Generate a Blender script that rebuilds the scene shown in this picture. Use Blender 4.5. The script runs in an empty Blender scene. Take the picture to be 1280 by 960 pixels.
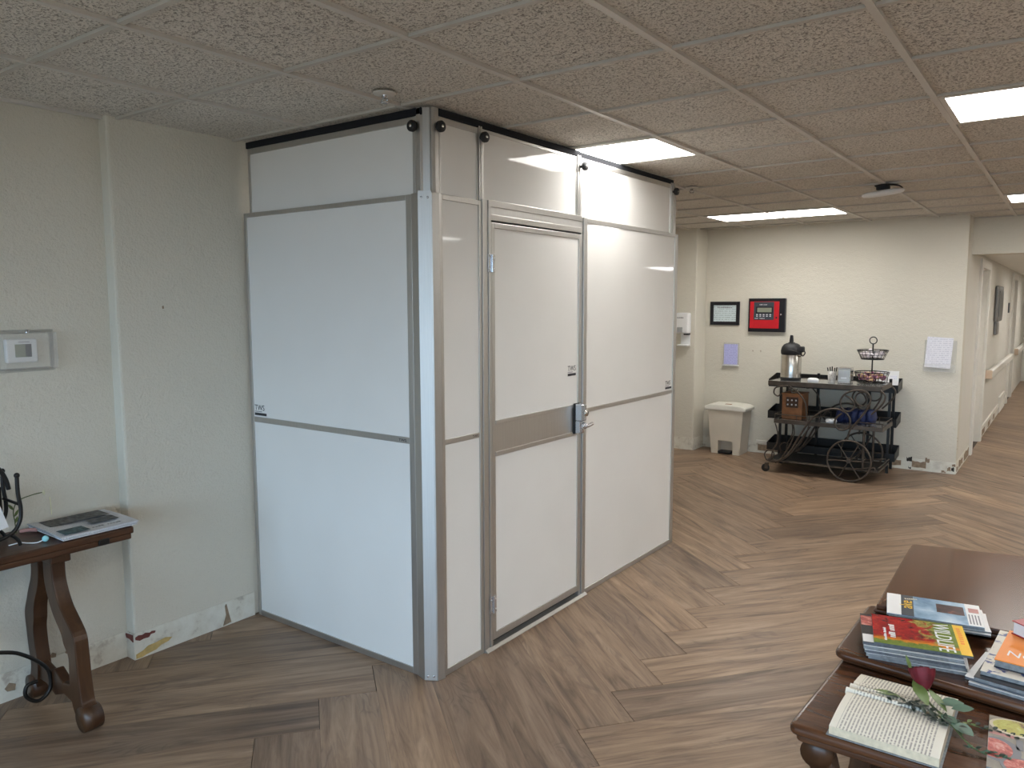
import bpy, bmesh, math, random
from mathutils import Vector, Matrix
random.seed(7)
R = math.radians
S = bpy.context.scene
COL = S.collection

# ------------------------------------------------------------------ camera, world, exposure
def make_camera():
    yaw, pitch, roll = R(36.12), R(6.0), R(-0.13)
    fwd = Vector((-math.sin(yaw)*math.cos(pitch), math.cos(yaw)*math.cos(pitch), -math.sin(pitch)))
    right = Vector((math.cos(yaw), math.sin(yaw), 0)); up = right.cross(fwd)
    r2 = right*math.cos(roll)+up*math.sin(roll); u2 = -right*math.sin(roll)+up*math.cos(roll)
    cam = bpy.data.cameras.new('camera'); o = bpy.data.objects.new('camera', cam); COL.objects.link(o)
    m = Matrix((r2, u2, -fwd)).transposed().to_4x4(); m.translation = (0, 0, 1.7116)
    o.matrix_world = m
    cam.sensor_fit = 'HORIZONTAL'; cam.sensor_width = 36; cam.lens = 960.2/1280*36; cam.clip_start = .02
    S.camera = o
make_camera()
W = bpy.data.worlds.new('daylight'); S.world = W; W.use_nodes = True
bg = W.node_tree.nodes['Background']; bg.inputs[0].default_value = (.50, .74, 1.0, 1); bg.inputs[1].default_value = 6.6
S.view_settings.view_transform = 'Standard'; S.view_settings.look = 'None'
S.view_settings.gamma = 1; S.view_settings.use_curve_mapping = False
S.view_settings.exposure = 0.62
LIGHT = 10.0           # radiance of the ceiling light diffusers
LIGHT_COL = (1.0, .98, .94)

# ------------------------------------------------------------------ helpers
class MB:
    def __init__(s): s.v = []; s.f = []; s.sm = []
    def add(s, vs, fs, smooth=False):
        n = len(s.v); s.v += [tuple(v) for v in vs]; s.f += [tuple(i+n for i in f) for f in fs]; s.sm += [smooth]*len(fs); return s
    def box(s, x0, x1, y0, y1, z0, z1):
        v = [(x, y, z) for z in (z0, z1) for y in (y0, y1) for x in (x0, x1)]
        return s.add(v, [(0, 2, 3, 1), (4, 5, 7, 6), (0, 1, 5, 4), (2, 6, 7, 3), (0, 4, 6, 2), (1, 3, 7, 5)])
    def prism(s, poly, a0, a1, axis='z'):
        n = len(poly)
        def P(p, a): return {'z': (p[0], p[1], a), 'y': (p[0], a, p[1]), 'x': (a, p[0], p[1])}[axis]
        v = [P(p, a0) for p in poly]+[P(p, a1) for p in poly]
        area = sum(poly[i][0]*poly[(i+1) % n][1]-poly[(i+1) % n][0]*poly[i][1] for i in range(n))
        flip = (area < 0) != (axis == 'y')
        fs = [tuple(range(n-1, -1, -1)), tuple(range(n, 2*n))]+[(i, (i+1) % n, n+(i+1) % n, n+i) for i in range(n)]
        if flip: fs = [tuple(reversed(f)) for f in fs]
        return s.add(v, fs)
    def tube(s, pts, r, seg=8, closed=False, cap=True, rads=None):
        pts = [Vector(p) for p in pts]; n = len(pts); rings = []; prev = None
        for i, p in enumerate(pts):
            a = pts[i-1] if (i > 0 or closed) else p; b = pts[(i+1) % n] if (i < n-1 or closed) else p
            t = (b-a).normalized()
            if prev is None:
                u = t.orthogonal().normalized()
            else:
                u = prev-t*prev.dot(t); u = u.normalized() if u.length > 1e-6 else t.orthogonal().normalized()
            prev = u; w = t.cross(u); rr = rads[i] if rads else r
            rings.append([p+(u*math.cos(2*math.pi*k/seg)+w*math.sin(2*math.pi*k/seg))*rr for k in range(seg)])
        v = [q for ring in rings for q in ring]; fs = []
        for i in range(n if closed else n-1):
            j = (i+1) % n
            for k in range(seg):
                l = (k+1) % seg; fs.append((i*seg+k, i*seg+l, j*seg+l, j*seg+k))
        s.add(v, fs, True)
        if cap and not closed:
            s.add(rings[0], [tuple(range(seg-1, -1, -1))]); s.add(rings[-1], [tuple(range(seg))])
        return s
    def lathe(s, prof, c=(0, 0, 0), seg=24, smooth=True, M=None):
        v = []; fs = []
        for r, z in prof:
            for k in range(seg):
                a = 2*math.pi*k/seg; p = Vector((r*math.cos(a), r*math.sin(a), z))
                if M: p = M @ p
                v.append(p+Vector(c))
        for i in range(len(prof)-1):
            for k in range(seg):
                l = (k+1) % seg; fs.append((i*seg+k, i*seg+l, (i+1)*seg+l, (i+1)*seg+k))
        s.add(v, fs, smooth)
        n = len(prof)
        if prof[0][0] > 1e-5: s.add([v[k] for k in range(seg)], [tuple(range(seg-1, -1, -1))])
        if prof[-1][0] > 1e-5: s.add([v[(n-1)*seg+k] for k in range(seg)], [tuple(range(seg))])
        return s
    def ball(s, c, r, seg=12, sz=1.0):
        return s.lathe([(r*math.sin(math.pi*i/8)+1e-6, -r*sz*math.cos(math.pi*i/8)) for i in range(9)], c, seg)
    def build(s, name, mat, parent=None, bevel=0, seg=2, local=False, origin=None):
        me = bpy.data.meshes.new(name)
        vs = s.v
        if origin is not None: vs = [(a-origin[0], b-origin[1], c-origin[2]) for a, b, c in vs]
        me.from_pydata(vs, [], s.f); me.polygons.foreach_set('use_smooth', s.sm)
        me.materials.append(MAT[mat] if isinstance(mat, str) else mat); me.update()
        o = bpy.data.objects.new(name, me); COL.objects.link(o)
        if origin is not None: o.location = origin
        if bevel:
            m = o.modifiers.new('bevel', 'BEVEL'); m.width = bevel; m.segments = seg; m.limit_method = 'ANGLE'; m.angle_limit = R(40)
        if parent is not None:
            o.parent = parent
            if not local: o.matrix_parent_inverse = Matrix(parent_mat(parent)).inverted()
        return o
PM = {}
def parent_mat(o):
    # world matrix of a parent made here (mesh parents sit where their vertices are)
    if o.name in PM: return PM[o.name]
    m = Matrix.Translation(o.location)
    return m
def tag(o, label=None, cat=None, group=None, kind=None):
    if label: o['label'] = label
    if cat: o['category'] = cat
    if group: o['group'] = group
    if kind: o['kind'] = kind
    return o
def struct(o): o['kind'] = 'structure'; return o
def thing(name, label, cat, loc, group=None, rotz=0):
    o = bpy.data.objects.new(name, None); COL.objects.link(o); o.location = loc; o.rotation_euler = (0, 0, rotz)
    o.empty_display_size = .1
    PM[o.name] = Matrix.Translation(loc) @ Matrix.Rotation(rotz, 4, 'Z')
    return tag(o, label, cat, group)
def box(name, mat, b, parent=None, bevel=0, seg=2, local=False):
    return MB().box(*b).build(name, mat, parent, bevel, seg, local)
def tubeo(name, mat, pts, r, parent=None, seg=8, closed=False, local=False):
    return MB().tube(pts, r, seg, closed).build(name, mat, parent, local=local)
def spline(pts, n=6, closed=False):
    pts = [Vector(p) for p in pts]; out = []; m = len(pts)
    for i in range(m if closed else m-1):
        g = lambda k: pts[k % m] if closed else pts[max(0, min(m-1, k))]
        p0, p1, p2, p3 = g(i-1), g(i), g(i+1), g(i+2)
        for k in range(n):
            t = k/n
            out.append(.5*((2*p1)+(p2-p0)*t+(2*p0-5*p1+4*p2-p3)*t*t+(3*p1-p0-3*p2+p3)*t**3))
    if not closed: out.append(pts[-1])
    return out
def text(name, body, size, mat, M, parent=None, sx=1.0, local=False, depth=.0003, align='LEFT'):
    cu = bpy.data.curves.new('t', 'FONT'); cu.body = body; cu.size = size; cu.extrude = depth; cu.align_x = align
    cu.resolution_u = 3
    t = bpy.data.objects.new('t', cu); COL.objects.link(t)
    me = bpy.data.meshes.new_from_object(t); bpy.data.objects.remove(t); bpy.data.curves.remove(cu)
    me.transform(M @ Matrix.Scale(sx, 4, (1, 0, 0)))
    me.materials.clear(); me.materials.append(MAT[mat]); me.name = name
    o = bpy.data.objects.new(name, me); COL.objects.link(o)
    if parent is not None:
        o.parent = parent
        if not local: o.matrix_parent_inverse = Matrix(parent_mat(parent)).inverted()
    return o
def marks(name, body, size, mat, M, parent=None, sx=1.0, local=False, align='LEFT'):
    # print too small to read: one short dash per letter
    rnd = random.Random(body); m = MB(); x = 0
    if align == 'CENTER': x = -sum(.62*size*sx for c in body)/2
    for c in body:
        if c != ' ':
            w, h = size*sx*rnd.uniform(.34, .5), size*rnd.uniform(.45, .68); q = MB().box(x, x+w, 0, h, 0, .0003)
            m.add([M @ Vector(p) for p in q.v], q.f)
        x += .62*size*sx
    return m.build(name, mat, parent, local=local)
def frame_M(origin, xdir, ydir):
    x = Vector(xdir).normalized(); y = Vector(ydir).normalized(); z = x.cross(y)
    m = Matrix((x, y, z)).transposed().to_4x4(); m.translation = origin; return m

# ------------------------------------------------------------------ materials
MAT = {}
class NT:
    def __init__(s, name):
        m = bpy.data.materials.new(name); m.use_nodes = True; s.m = m; s.n = m.node_tree.nodes; s.l = m.node_tree.links
        s.b = s.n['Principled BSDF']; MAT[name] = m
    def node(s, t, **kw):
        n = s.n.new(t)
        for k, v in kw.items():
            if k in n.inputs.keys(): n.inputs[k].default_value = v
            else: setattr(n, k, v)
        return n
    def link(s, a, b): s.l.new(a, b)
    def coord(s, scale=(1, 1, 1), kind='Object', rnd=False):
        t = s.node('ShaderNodeTexCoord'); mp = s.node('ShaderNodeMapping'); mp.inputs['Scale'].default_value = scale
        s.link(t.outputs[kind], mp.inputs[0])
        if rnd:
            oi = s.node('ShaderNodeObjectInfo'); mul = s.node('ShaderNodeMath', operation='MULTIPLY'); mul.inputs[1].default_value = 37.0
            s.link(oi.outputs['Random'], mul.inputs[0]); cb = s.node('ShaderNodeCombineXYZ')
            for i in range(3): s.link(mul.outputs[0], cb.inputs[i])
            s.link(cb.outputs[0], mp.inputs['Location'])
        return mp.outputs[0]
    def noise(s, vec, scale=5, detail=3, rough=.5, dist=0):
        n = s.node('ShaderNodeTexNoise'); n.inputs['Scale'].default_value = scale; n.inputs['Detail'].default_value = detail
        n.inputs['Roughness'].default_value = rough; n.inputs['Distortion'].default_value = dist; s.link(vec, n.inputs['Vector']); return n.outputs[0]
    def ramp(s, fac, stops, interp='LINEAR'):
        r = s.node('ShaderNodeValToRGB'); cr = r.color_ramp; cr.interpolation = interp
        while len(cr.elements) < len(stops): cr.elements.new(.5)
        for e, (p, c) in zip(cr.elements, stops): e.position = p; e.color = (*c, 1) if len(c) == 3 else c
        s.link(fac, r.inputs[0]); return r.outputs[0]
    def mix(s, fac, a, b, mode='MIX'):
        m = s.node('ShaderNodeMix', data_type='RGBA', blend_type=mode)
        for sock, val in ((m.inputs[0], fac), (m.inputs[6], a), (m.inputs[7], b)):
            if hasattr(val, 'is_output'): s.link(val, sock)
            else: sock.default_value = val if not isinstance(val, tuple) or len(val) == 4 else (*val, 1)
        return m.outputs[2]
    def math(s, op, a, b=None):
        m = s.node('ShaderNodeMath', operation=op)
        for i, val in enumerate((a, b)):
            if val is None: continue
            if hasattr(val, 'is_output'): s.link(val, m.inputs[i])
            else: m.inputs[i].default_value = val
        return m.outputs[0]
    def sep(s, vec):
        n = s.node('ShaderNodeSeparateXYZ'); s.link(vec, n.inputs[0]); return n.outputs
    def bump(s, h, strength=.2, dist=.01):
        b = s.node('ShaderNodeBump'); b.inputs['Strength'].default_value = strength; b.inputs['Distance'].default_value = dist
        s.link(h, b.inputs['Height']); s.link(b.outputs[0], s.b.inputs['Normal'])
    def col(s, c):
        if hasattr(c, 'is_output'): s.link(c, s.b.inputs['Base Color'])
        else: s.b.inputs['Base Color'].default_value = (*c, 1)
        return s
    def set(s, rough=None, metal=None, spec=None, coat=None, trans=None, ior=None, emit=None, alpha=None):
        g = s.b.inputs
        if rough is not None: g['Roughness'].default_value = rough
        if metal is not None: g['Metallic'].default_value = metal
        if spec is not None: g['Specular IOR Level'].default_value = spec
        if coat is not None: g['Coat Weight'].default_value = coat; g['Coat Roughness'].default_value = .05
        if trans is not None: g['Transmission Weight'].default_value = trans
        if ior is not None: g['IOR'].default_value = ior
        if emit is not None: g['Emission Color'].default_value = (*emit[0], 1); g['Emission Strength'].default_value = emit[1]
        return s
def plain(name, c, rough=.5, metal=0, var=.06, scale=12, **kw):
    t = NT(name); v = t.coord(); n = t.noise(v, scale, 3)
    a = tuple(x*(1-var) for x in c); b = tuple(min(1, x*(1+var)) for x in c)
    t.col(t.ramp(n, [(.3, a), (.7, b)])); t.set(rough=rough, metal=metal, **kw); return t

def wall_mat(name, c):
    t = NT(name); v = t.coord(); n1 = t.noise(v, 1.3, 3); n2 = t.noise(v, 90, 3, .6); n3 = t.noise(v, 28, 2)
    base = t.ramp(n1, [(.3, tuple(x*.95 for x in c)), (.7, c)])
    t.col(base); h = t.math('ADD', n2, n3); t.bump(h, .7, .006); t.set(rough=.7, spec=.25)
wall_mat('wall_paint', (.71, .67, .575))
wall_mat('wall_paint_corridor', (.74, .71, .64))
def scraped():
    t = NT('scraped_plaster'); v = t.coord(); n = t.noise(v, 9, 5, .65); n2 = t.noise(v, 3.2, 3)
    c = t.ramp(n, [(.32, (.5, .45, .38)), (.42, (.72, .69, .6)), (.6, (.8, .78, .7)), (.8, (.7, .66, .55))])
    c = t.mix(t.ramp(n2, [(.62, (0, 0, 0)), (.68, (1, 1, 1))]), c, (.62, .59, .52))
    t.col(c); t.bump(n, .4, .006); t.set(rough=.85, spec=.2)
scraped()
plain('raw_wood_patch', (.30, .22, .15), .8, var=.25, scale=30)
plain('yellow_patch', (.55, .40, .16), .8, var=.2, scale=30)
plain('red_patch', (.16, .045, .035), .7, var=.2, scale=30)
plain('hole_dark', (.03, .025, .02), .9)
plain('trim_white', (.78, .75, .68), .45, var=.03)
def tile():
    t = NT('ceiling_tile'); v = t.coord((1, 1, 1), rnd=True)
    n = t.noise(v, 92, 4, .62, .6); n2 = t.noise(v, 150, 2, .5); n3 = t.noise(v, 2.2, 2)
    pit = t.ramp(n, [(.35, (0, 0, 0)), (.46, (1, 1, 1))]); pit2 = t.ramp(n2, [(.34, (0, 0, 0)), (.42, (1, 1, 1))])
    base = t.ramp(n3, [(.3, (.72, .68, .615)), (.7, (.78, .74, .675))])
    c = t.mix(pit, (.33, .30, .265), base); c = t.mix(pit2, (.44, .405, .36), c)
    t.col(c); t.bump(t.math('ADD', pit, t.math('MULTIPLY', pit2, .5)), .8, .006); t.set(rough=.95, spec=.1)
tile()
plain('grid_metal', (.62, .59, .54), .5, var=.02)
plain('tee_metal', (.54, .51, .46), .6, var=.03)
def diff():
    t = NT('light_diffuser'); t.col((.9, .9, .9)); v = t.coord(); n = t.noise(v, 3, 1)
    t.set(rough=.6, emit=(LIGHT_COL, LIGHT))
diff()
def plank():
    t = NT('floor_plank'); v = t.coord((1, 1, 1), rnd=True)
    oi = t.node('ShaderNodeObjectInfo')
    def mp(sc):
        m = t.node('ShaderNodeMapping'); m.inputs['Scale'].default_value = sc; t.link(v, m.inputs[0]); return m.outputs[0]
    n1 = t.noise(mp((1.3, 15, 1)), 1.0, 5, .62, 1.1)       # broad streaks
    n2 = t.noise(mp((6, 110, 1)), 1.0, 3, .6, .2)          # fine grain
    n3 = t.noise(mp((.8, 3.4, 1)), 1.5, 2, .5, 1.4)        # cathedral figure
    n4 = t.noise(mp((3.2, 9, 1)), 1.0, 2, .5, .4)          # knots and smoky areas
    rings = t.ramp(t.math('SINE', t.math('MULTIPLY', n3, 85)), [(.35, (0, 0, 0)), (1, (1, 1, 1))])
    c = t.ramp(n1, [(.31, (.085, .050, .032)), (.42, (.205, .132, .086)), (.55, (.315, .213, .140)), (.70, (.44, .312, .215))])
    c = t.mix(.24, c, t.ramp(n2, [(.3, (.145, .095, .06)), (.7, (.38, .27, .18))]))
    figure = t.ramp(n4, [(.5, (0, 0, 0)), (.66, (1, 1, 1))])
    c = t.mix(t.math('MULTIPLY', t.math('MULTIPLY', rings, figure), .45), c, (.11, .068, .044))
    c = t.mix(t.math('MULTIPLY', figure, .22), c, (.15, .115, .095))
    tone = t.ramp(oi.outputs['Random'], [(0, (.76, .76, .78)), (.5, (1, 1, 1)), (1, (1.16, 1.14, 1.1))])
    t.col(t.mix(1.0, c, tone, 'MULTIPLY')); t.bump(n2, .12, .002); t.set(rough=.40, spec=.4)
plank()
plain('floor_seam', (.07, .05, .035), .8)
plain('floor_far', (.28, .19, .125), .45, var=.2, scale=4)
def alu(name, c, rough):
    t = NT(name); v = t.coord((40, 40, 1)); n = t.noise(v, 6, 2)
    t.col(t.ramp(n, [(.3, tuple(x*.93 for x in c)), (.7, c)])); t.set(rough=rough, metal=.85)
alu('aluminium', (.56, .545, .52), .38)
alu('aluminium_bright', (.62, .61, .59), .5)
alu('chrome', (.62, .62, .64), .16)
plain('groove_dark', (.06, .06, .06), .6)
def panel():
    t = NT('panel_white'); v = t.coord(); n = t.noise(v, 2.6, 2); t.col(t.ramp(n, [(.3, (.80, .785, .755)), (.7, (.83, .815, .785))]))
    t.bump(t.noise(v, 2.2, 2), .06, .02); t.set(rough=.045, spec=.3)
panel()
plain('seal_foam', (.008, .009, .013), .95)
plain('black_plastic', (.012, .012, .013), .6)
plain('black_metal', (.014, .013, .012), .42, metal=.3)
plain('iron_brown', (.095, .075, .058), .45, metal=.6, var=.25)
plain('white_plastic', (.82, .82, .82), .35, var=.02)
plain('bin_plastic', (.66, .60, .50), .55, var=.05, scale=5)
plain('bin_lid', (.80, .78, .70), .5, var=.03)
plain('grey_plastic', (.36, .37, .38), .4)
plain('lcd', (.27, .29, .22), .25)
plain('lcd_dark', (.07, .075, .085), .3)
plain('alarm_red', (.55, .012, .022), .35)
plain('alarm_black', (.008, .008, .012), .35)
plain('alarm_grey', (.045, .055, .07), .4)
plain('button_white', (.7, .7, .72), .4)
plain('steel', (.62, .60, .56), .25, metal=1.0, var=.1)
plain('cart_top', (.30, .30, .30), .12, metal=.4)
plain('box_wood', (.26, .105, .035), .45, var=.25, scale=20)
plain('blue_cloth', (.012, .022, .085), .6, var=.5, scale=40)
plain('ink', (.03, .03, .035), .6)
plain('ink_grey', (.25, .25, .27), .7)
plain('photo_dark', (.09, .09, .09), .6, var=.8, scale=60)
plain('photo_teal', (.05, .10, .11), .6, var=.8, scale=60)
plain('paper_white', (.80, .80, .80), .75, var=.02)
plain('paper_blue', (.46, .47, .78), .7, var=.04)
plain('paper_cream', (.72, .65, .52), .8, var=.05)
plain('page_edge', (.66, .57, .42), .85, var=.12, scale=60)
plain('mag_edge', (.20, .215, .23), .6, var=.25, scale=80)
plain('mag_edge_dark', (.10, .11, .13), .5, var=.3, scale=80)
plain('cover_red', (.36, .02, .03), .3)
plain('cover_orange', (.85, .26, .02), .35, var=.05)
plain('cover_yellow', (.90, .55, .02), .3)
plain('bead_blue', (.35, .75, .80), .2)
plain('pink_cloth', (.55, .30, .28), .8)
plain('stem_green', (.10, .14, .045), .6)
plain('petal_white', (.80, .78, .55), .6)
plain('leaf_dark', (.012, .030, .016), .5, var=.4, scale=50)
plain('leaf_euc', (.055, .135, .085), .45, var=.3, scale=25)
plain('leaf_rose', (.13, .19, .055), .45, var=.35, scale=25)
plain('rose_red', (.13, .003, .010), .6, var=.4, scale=40)
plain('handrail', (.66, .50, .36), .4)
plain('door_paint', (.70, .67, .60), .4)
plain('frame_grey', (.22, .21, .20), .35, metal=.5)
plain('dark_picture', (.10, .10, .10), .3, var=.6, scale=8)
def glass(name, tint, a):
    t = NT(name); v = t.coord(); n = t.noise(v, 4, 1); t.col(t.ramp(n, [(.3, tint), (.7, tint)])); t.set(rough=.06, spec=.6); t.b.inputs['Alpha'].default_value = a
glass('clear_plastic', (.80, .80, .77), .13)
glass('window_glass', (.97, .99, 1.0), .1)
def darkwood(name, d, m, l, rough=.22, sc=(2, 26, 26)):
    t = NT(name); v = t.coord(sc); n = t.noise(v, 1.2, 4, .6, .6); v2 = t.coord((1, 1, 1)); n2 = t.noise(v2, 5, 2)
    c = t.ramp(n, [(.25, d), (.5, m), (.78, l)]); c = t.mix(t.math('MULTIPLY', n2, .35), c, d)
    t.col(c); t.set(rough=rough, spec=.45, coat=.12)
darkwood('walnut_gloss', (.045, .018, .009), (.105, .045, .022), (.17, .08, .042), .24, (26, 2, 26))
darkwood('walnut_side', (.035, .013, .006), (.095, .038, .016), (.16, .068, .03), .26, (2, 26, 26))
darkwood('console_wood', (.030, .012, .006), (.075, .030, .013), (.12, .052, .024), .4, (26, 2, 26))
darkwood('leg_wood', (.025, .010, .005), (.065, .028, .012), (.11, .05, .02), .38, (14, 14, 1.5))
def print_lines(name, paper, ink, lx, ly, fill=.6, axis=1, nscale=70, margin=None):
    # printed text: rows of words
    t = NT(name); v = t.coord(); x, y, z = t.sep(v)
    a, b = (x, y) if axis == 1 else (y, x)
    rows = t.math('GREATER_THAN', t.math('SINE', t.math('MULTIPLY', b, ly)), .15)
    cb = t.node('ShaderNodeCombineXYZ'); t.link(t.math('MULTIPLY', a, lx), cb.inputs[0]); t.link(t.math('FLOOR', t.math('MULTIPLY', b, ly/6.28318)), cb.inputs[1])
    w = t.noise(cb.outputs[0], 1.0, 2, .5); wd = t.math('GREATER_THAN', w, 1-fill)
    if margin: wd = t.math('MULTIPLY', wd, t.math('LESS_THAN', t.math('ABSOLUTE', t.math('SUBTRACT', x, margin[0])), margin[1]))
    t.col(t.mix(t.math('MULTIPLY', rows, wd), paper, ink)); t.set(rough=.75, spec=.3)
print_lines('book_print', (.80, .77, .68), (.40, .385, .35), 150, 6.28/.0088, .56, 2, margin=(-.334, .112))
print_lines('news_print', (.76, .77, .80), (.42, .42, .44), 260, 6.28/.006, .55, 1)
print_lines('notice_print', (.78, .79, .83), (.52, .53, .58), 150, 6.28/.012, .5, 3)
def wall_print(name, paper, ink, rows):
    t = NT(name); v = t.coord(); x, y, z = t.sep(v)
    r = t.math('GREATER_THAN', t.math('SINE', t.math('MULTIPLY', z, 6.28/rows)), .3)
    cb = t.node('ShaderNodeCombineXYZ'); t.link(t.math('MULTIPLY', x, 60), cb.inputs[0]); t.link(t.math('FLOOR', t.math('MULTIPLY', z, 1/rows)), cb.inputs[1])
    w = t.math('GREATER_THAN', t.noise(cb.outputs[0], 1, 2), .48)
    t.col(t.mix(t.math('MULTIPLY', r, w), paper, ink)); t.set(rough=.7)
wall_print('cert_print', (.66, .76, .78), (.42, .50, .52), .024)
wall_print('notice_wall_print', (.52, .53, .86), (.38, .39, .72), .018)
wall_print('sheet_wall_print', (.80, .80, .86), (.62, .62, .70), .02)
def wildlife():
    t = NT('wildlife_cover'); v = t.coord(); x, y, z = t.sep(v); n = t.noise(v, 14, 4, .6, 1.5); n2 = t.noise(v, 40, 4, .7, .8)
    # red plumage to the left, yellow body to the middle, green field below
    f = t.math('ADD', t.math('MULTIPLY', x, 3.2), t.math('MULTIPLY', t.math('SUBTRACT', n, .5), .9))
    red = t.ramp(n2, [(.3, (.10, .004, .01)), (.55, (.42, .01, .012)), (.75, (.70, .05, .02))])
    yel = t.ramp(n2, [(.35, (.06, .035, .01)), (.5, (.35, .27, .06)), (.7, (.62, .52, .18))])
    grn = t.ramp(n2, [(.3, (.10, .17, .02)), (.7, (.24, .30, .06))])
    org = (.75, .25, .02)
    a = t.mix(t.ramp(f, [(.46, (0, 0, 0)), (.54, (1, 1, 1))]), red, yel)
    f2 = t.math('ADD', t.math('MULTIPLY', t.math('SUBTRACT', x, .17), 5), t.math('MULTIPLY', n, .25))
    a = t.mix(t.ramp(f2, [(.08, (0, 0, 0)), (.22, (1, 1, 1))]), a, grn)
    fy = t.math('ADD', t.math('MULTIPLY', y, 6.0), t.math('MULTIPLY', n, .5))
    a = t.mix(t.ramp(fy, [(.5, (1, 1, 1)), (.62, (0, 0, 0))]), a, org)
    a = t.mix(t.ramp(fy, [(.42, (1, 1, 1)), (.48, (0, 0, 0))]), a, grn)
    t.col(a); t.set(rough=.22, spec=.5)
wildlife()
def blotch(name, stops, scale, rough=.3, dist=.5):
    t = NT(name); v = t.coord(); n = t.noise(v, scale, 4, .6, dist); t.col(t.ramp(n, stops)); t.set(rough=rough)
blotch('cover_blue', [(.3, (.10, .20, .34)), (.5, (.30, .45, .60)), (.7, (.62, .72, .80))], 9)
blotch('cover_car', [(.3, (.02, .02, .02)), (.6, (.10, .05, .05)), (.75, (.3, .12, .08))], 30)
blotch('cover_porcelain', [(.40, (.02, .045, .20)), (.46, (.66, .62, .54)), (.8, (.70, .66, .58))], 28)
blotch('food_table', [(.3, (.17, .15, .13)), (.6, (.40, .36, .30)), (.8, (.55, .50, .42))], 9)
blotch('food_red', [(.3, (.25, .03, .03)), (.5, (.55, .12, .10)), (.7, (.75, .45, .38))], 55)
blotch('food_salad', [(.3, (.20, .08, .12)), (.45, (.55, .50, .16)), (.6, (.62, .62, .20)), (.75, (.75, .70, .55))], 40)
blotch('candy_mix', [(.3, (.30, .03, .09)), (.42, (.18, .03, .12)), (.5, (.55, .30, .35)), (.6, (.6, .40, .05)), (.7, (.75, .7, .68))], 26)
blotch('candy_white', [(.3, (.35, .32, .36)), (.45, (.75, .73, .76)), (.65, (.7, .6, .62)), (.75, (.2, .08, .06))], 26)
blotch('stirrer_cup', [(.3, (.25, .23, .21)), (.7, (.62, .60, .56))], 60)

# ------------------------------------------------------------------ the setting
H = 2.546                                        # ceiling height
XL, XR, YB, YF, YC, YE = -3.64, 4.7, 8.70, -2.6, 9.07, 20.0
XK = -.87                                        # corridor wall
# floor
fl = struct(MB().box(-4.3, XR+.1, YF-.1, YE+.2, -.06, -.007).build('floor', 'floor_seam'))
def clip(poly, x0, x1, y0, y1):
    for ax, lim, sg in ((0, x0, 1), (0, x1, -1), (1, y0, 1), (1, y1, -1)):
        out = []
        for i in range(len(poly)):
            a, b = poly[i], poly[(i+1) % len(poly)]; ia, ib = sg*(a[ax]-lim) >= 0, sg*(b[ax]-lim) >= 0
            if ia: out.append(a)
            if ia != ib:
                t = (lim-a[ax])/(b[ax]-a[ax]); out.append((a[0]+t*(b[0]-a[0]), a[1]+t*(b[1]-a[1])))
        poly = out
        if len(poly) < 3: return []
    return poly
PW, PL = .25, 1.53
ZA = R(96)                                       # direction of the zigzag rows
O0 = Vector((-1.363, 2.715))
ua = Vector((math.cos(ZA-R(45)), math.sin(ZA-R(45)))); va = Vector((math.cos(ZA+R(45)), math.sin(ZA+R(45))))
def planks():
    cells = []
    for n in range(-50, 60):
        for m in range(-9, 10):
            base = O0+(ua+va)*(PW*n)+(ua-va)*(PL*m)
            # one plank along ua, one along va starting from the same stair corner
            for d, o, L in ((0, base, PL), (1, base+va*PW, PL)):
                cells.append((d, o))
    k = 0; far = []
    for d, o in cells:
        if d == 0: a, w = ua, va; p0 = o
        else: a, w = va, -ua; p0 = o+ua*PW
        if d == 0: corners = [p0, p0+a*PL, p0+a*PL+w*PW, p0+w*PW]
        else: corners = [o, o+va*PL, o+va*PL+ua*PW, o+ua*PW]
        g = .0008
        cx = sum((c for c in corners), Vector((0, 0)))/4
        if cx.x < -5.2 or cx.x > 3.6 or cx.y < -3.6 or cx.y > 20.8: continue
        poly = clip([(c.x+(cx.x-c.x)*g*4, c.y+(cx.y-c.y)*g*4) for c in corners], -4.12, XR, YF, YE)
        if not poly: continue
        if cx.y > 9.0:
            q = clip(poly, XK, 1.6, 9.0, YE)
            if not q: continue
            poly = q
        ang = math.atan2(a.y, a.x)
        vis = cx.y > .6 and cx.x < .9 and cx.y > -cx.x*.02+.3 and (cx.y < 13.5) and not (-3.4 < cx.x < -2.5 and 3.2 < cx.y < 4.4)
        Mi = Matrix.Rotation(-ang, 2)
        loc = [Mi @ (Vector(p)-cx) for p in poly]
        if vis and k < 290:
            mb = MB().prism([tuple(p) for p in loc], -.006, 0)
            ob = mb.build('plank', 'floor_plank', fl, local=True); ob.location = (cx.x, cx.y, 0); ob.rotation_euler = (0, 0, ang)
            k += 1
        else: far.append(poly)
    mb = MB()
    for p in far: mb.prism(p, -.006, 0)
    o = mb.build('plank_field', 'floor_far', fl); o['kind'] = 'stuff'
planks()

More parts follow.
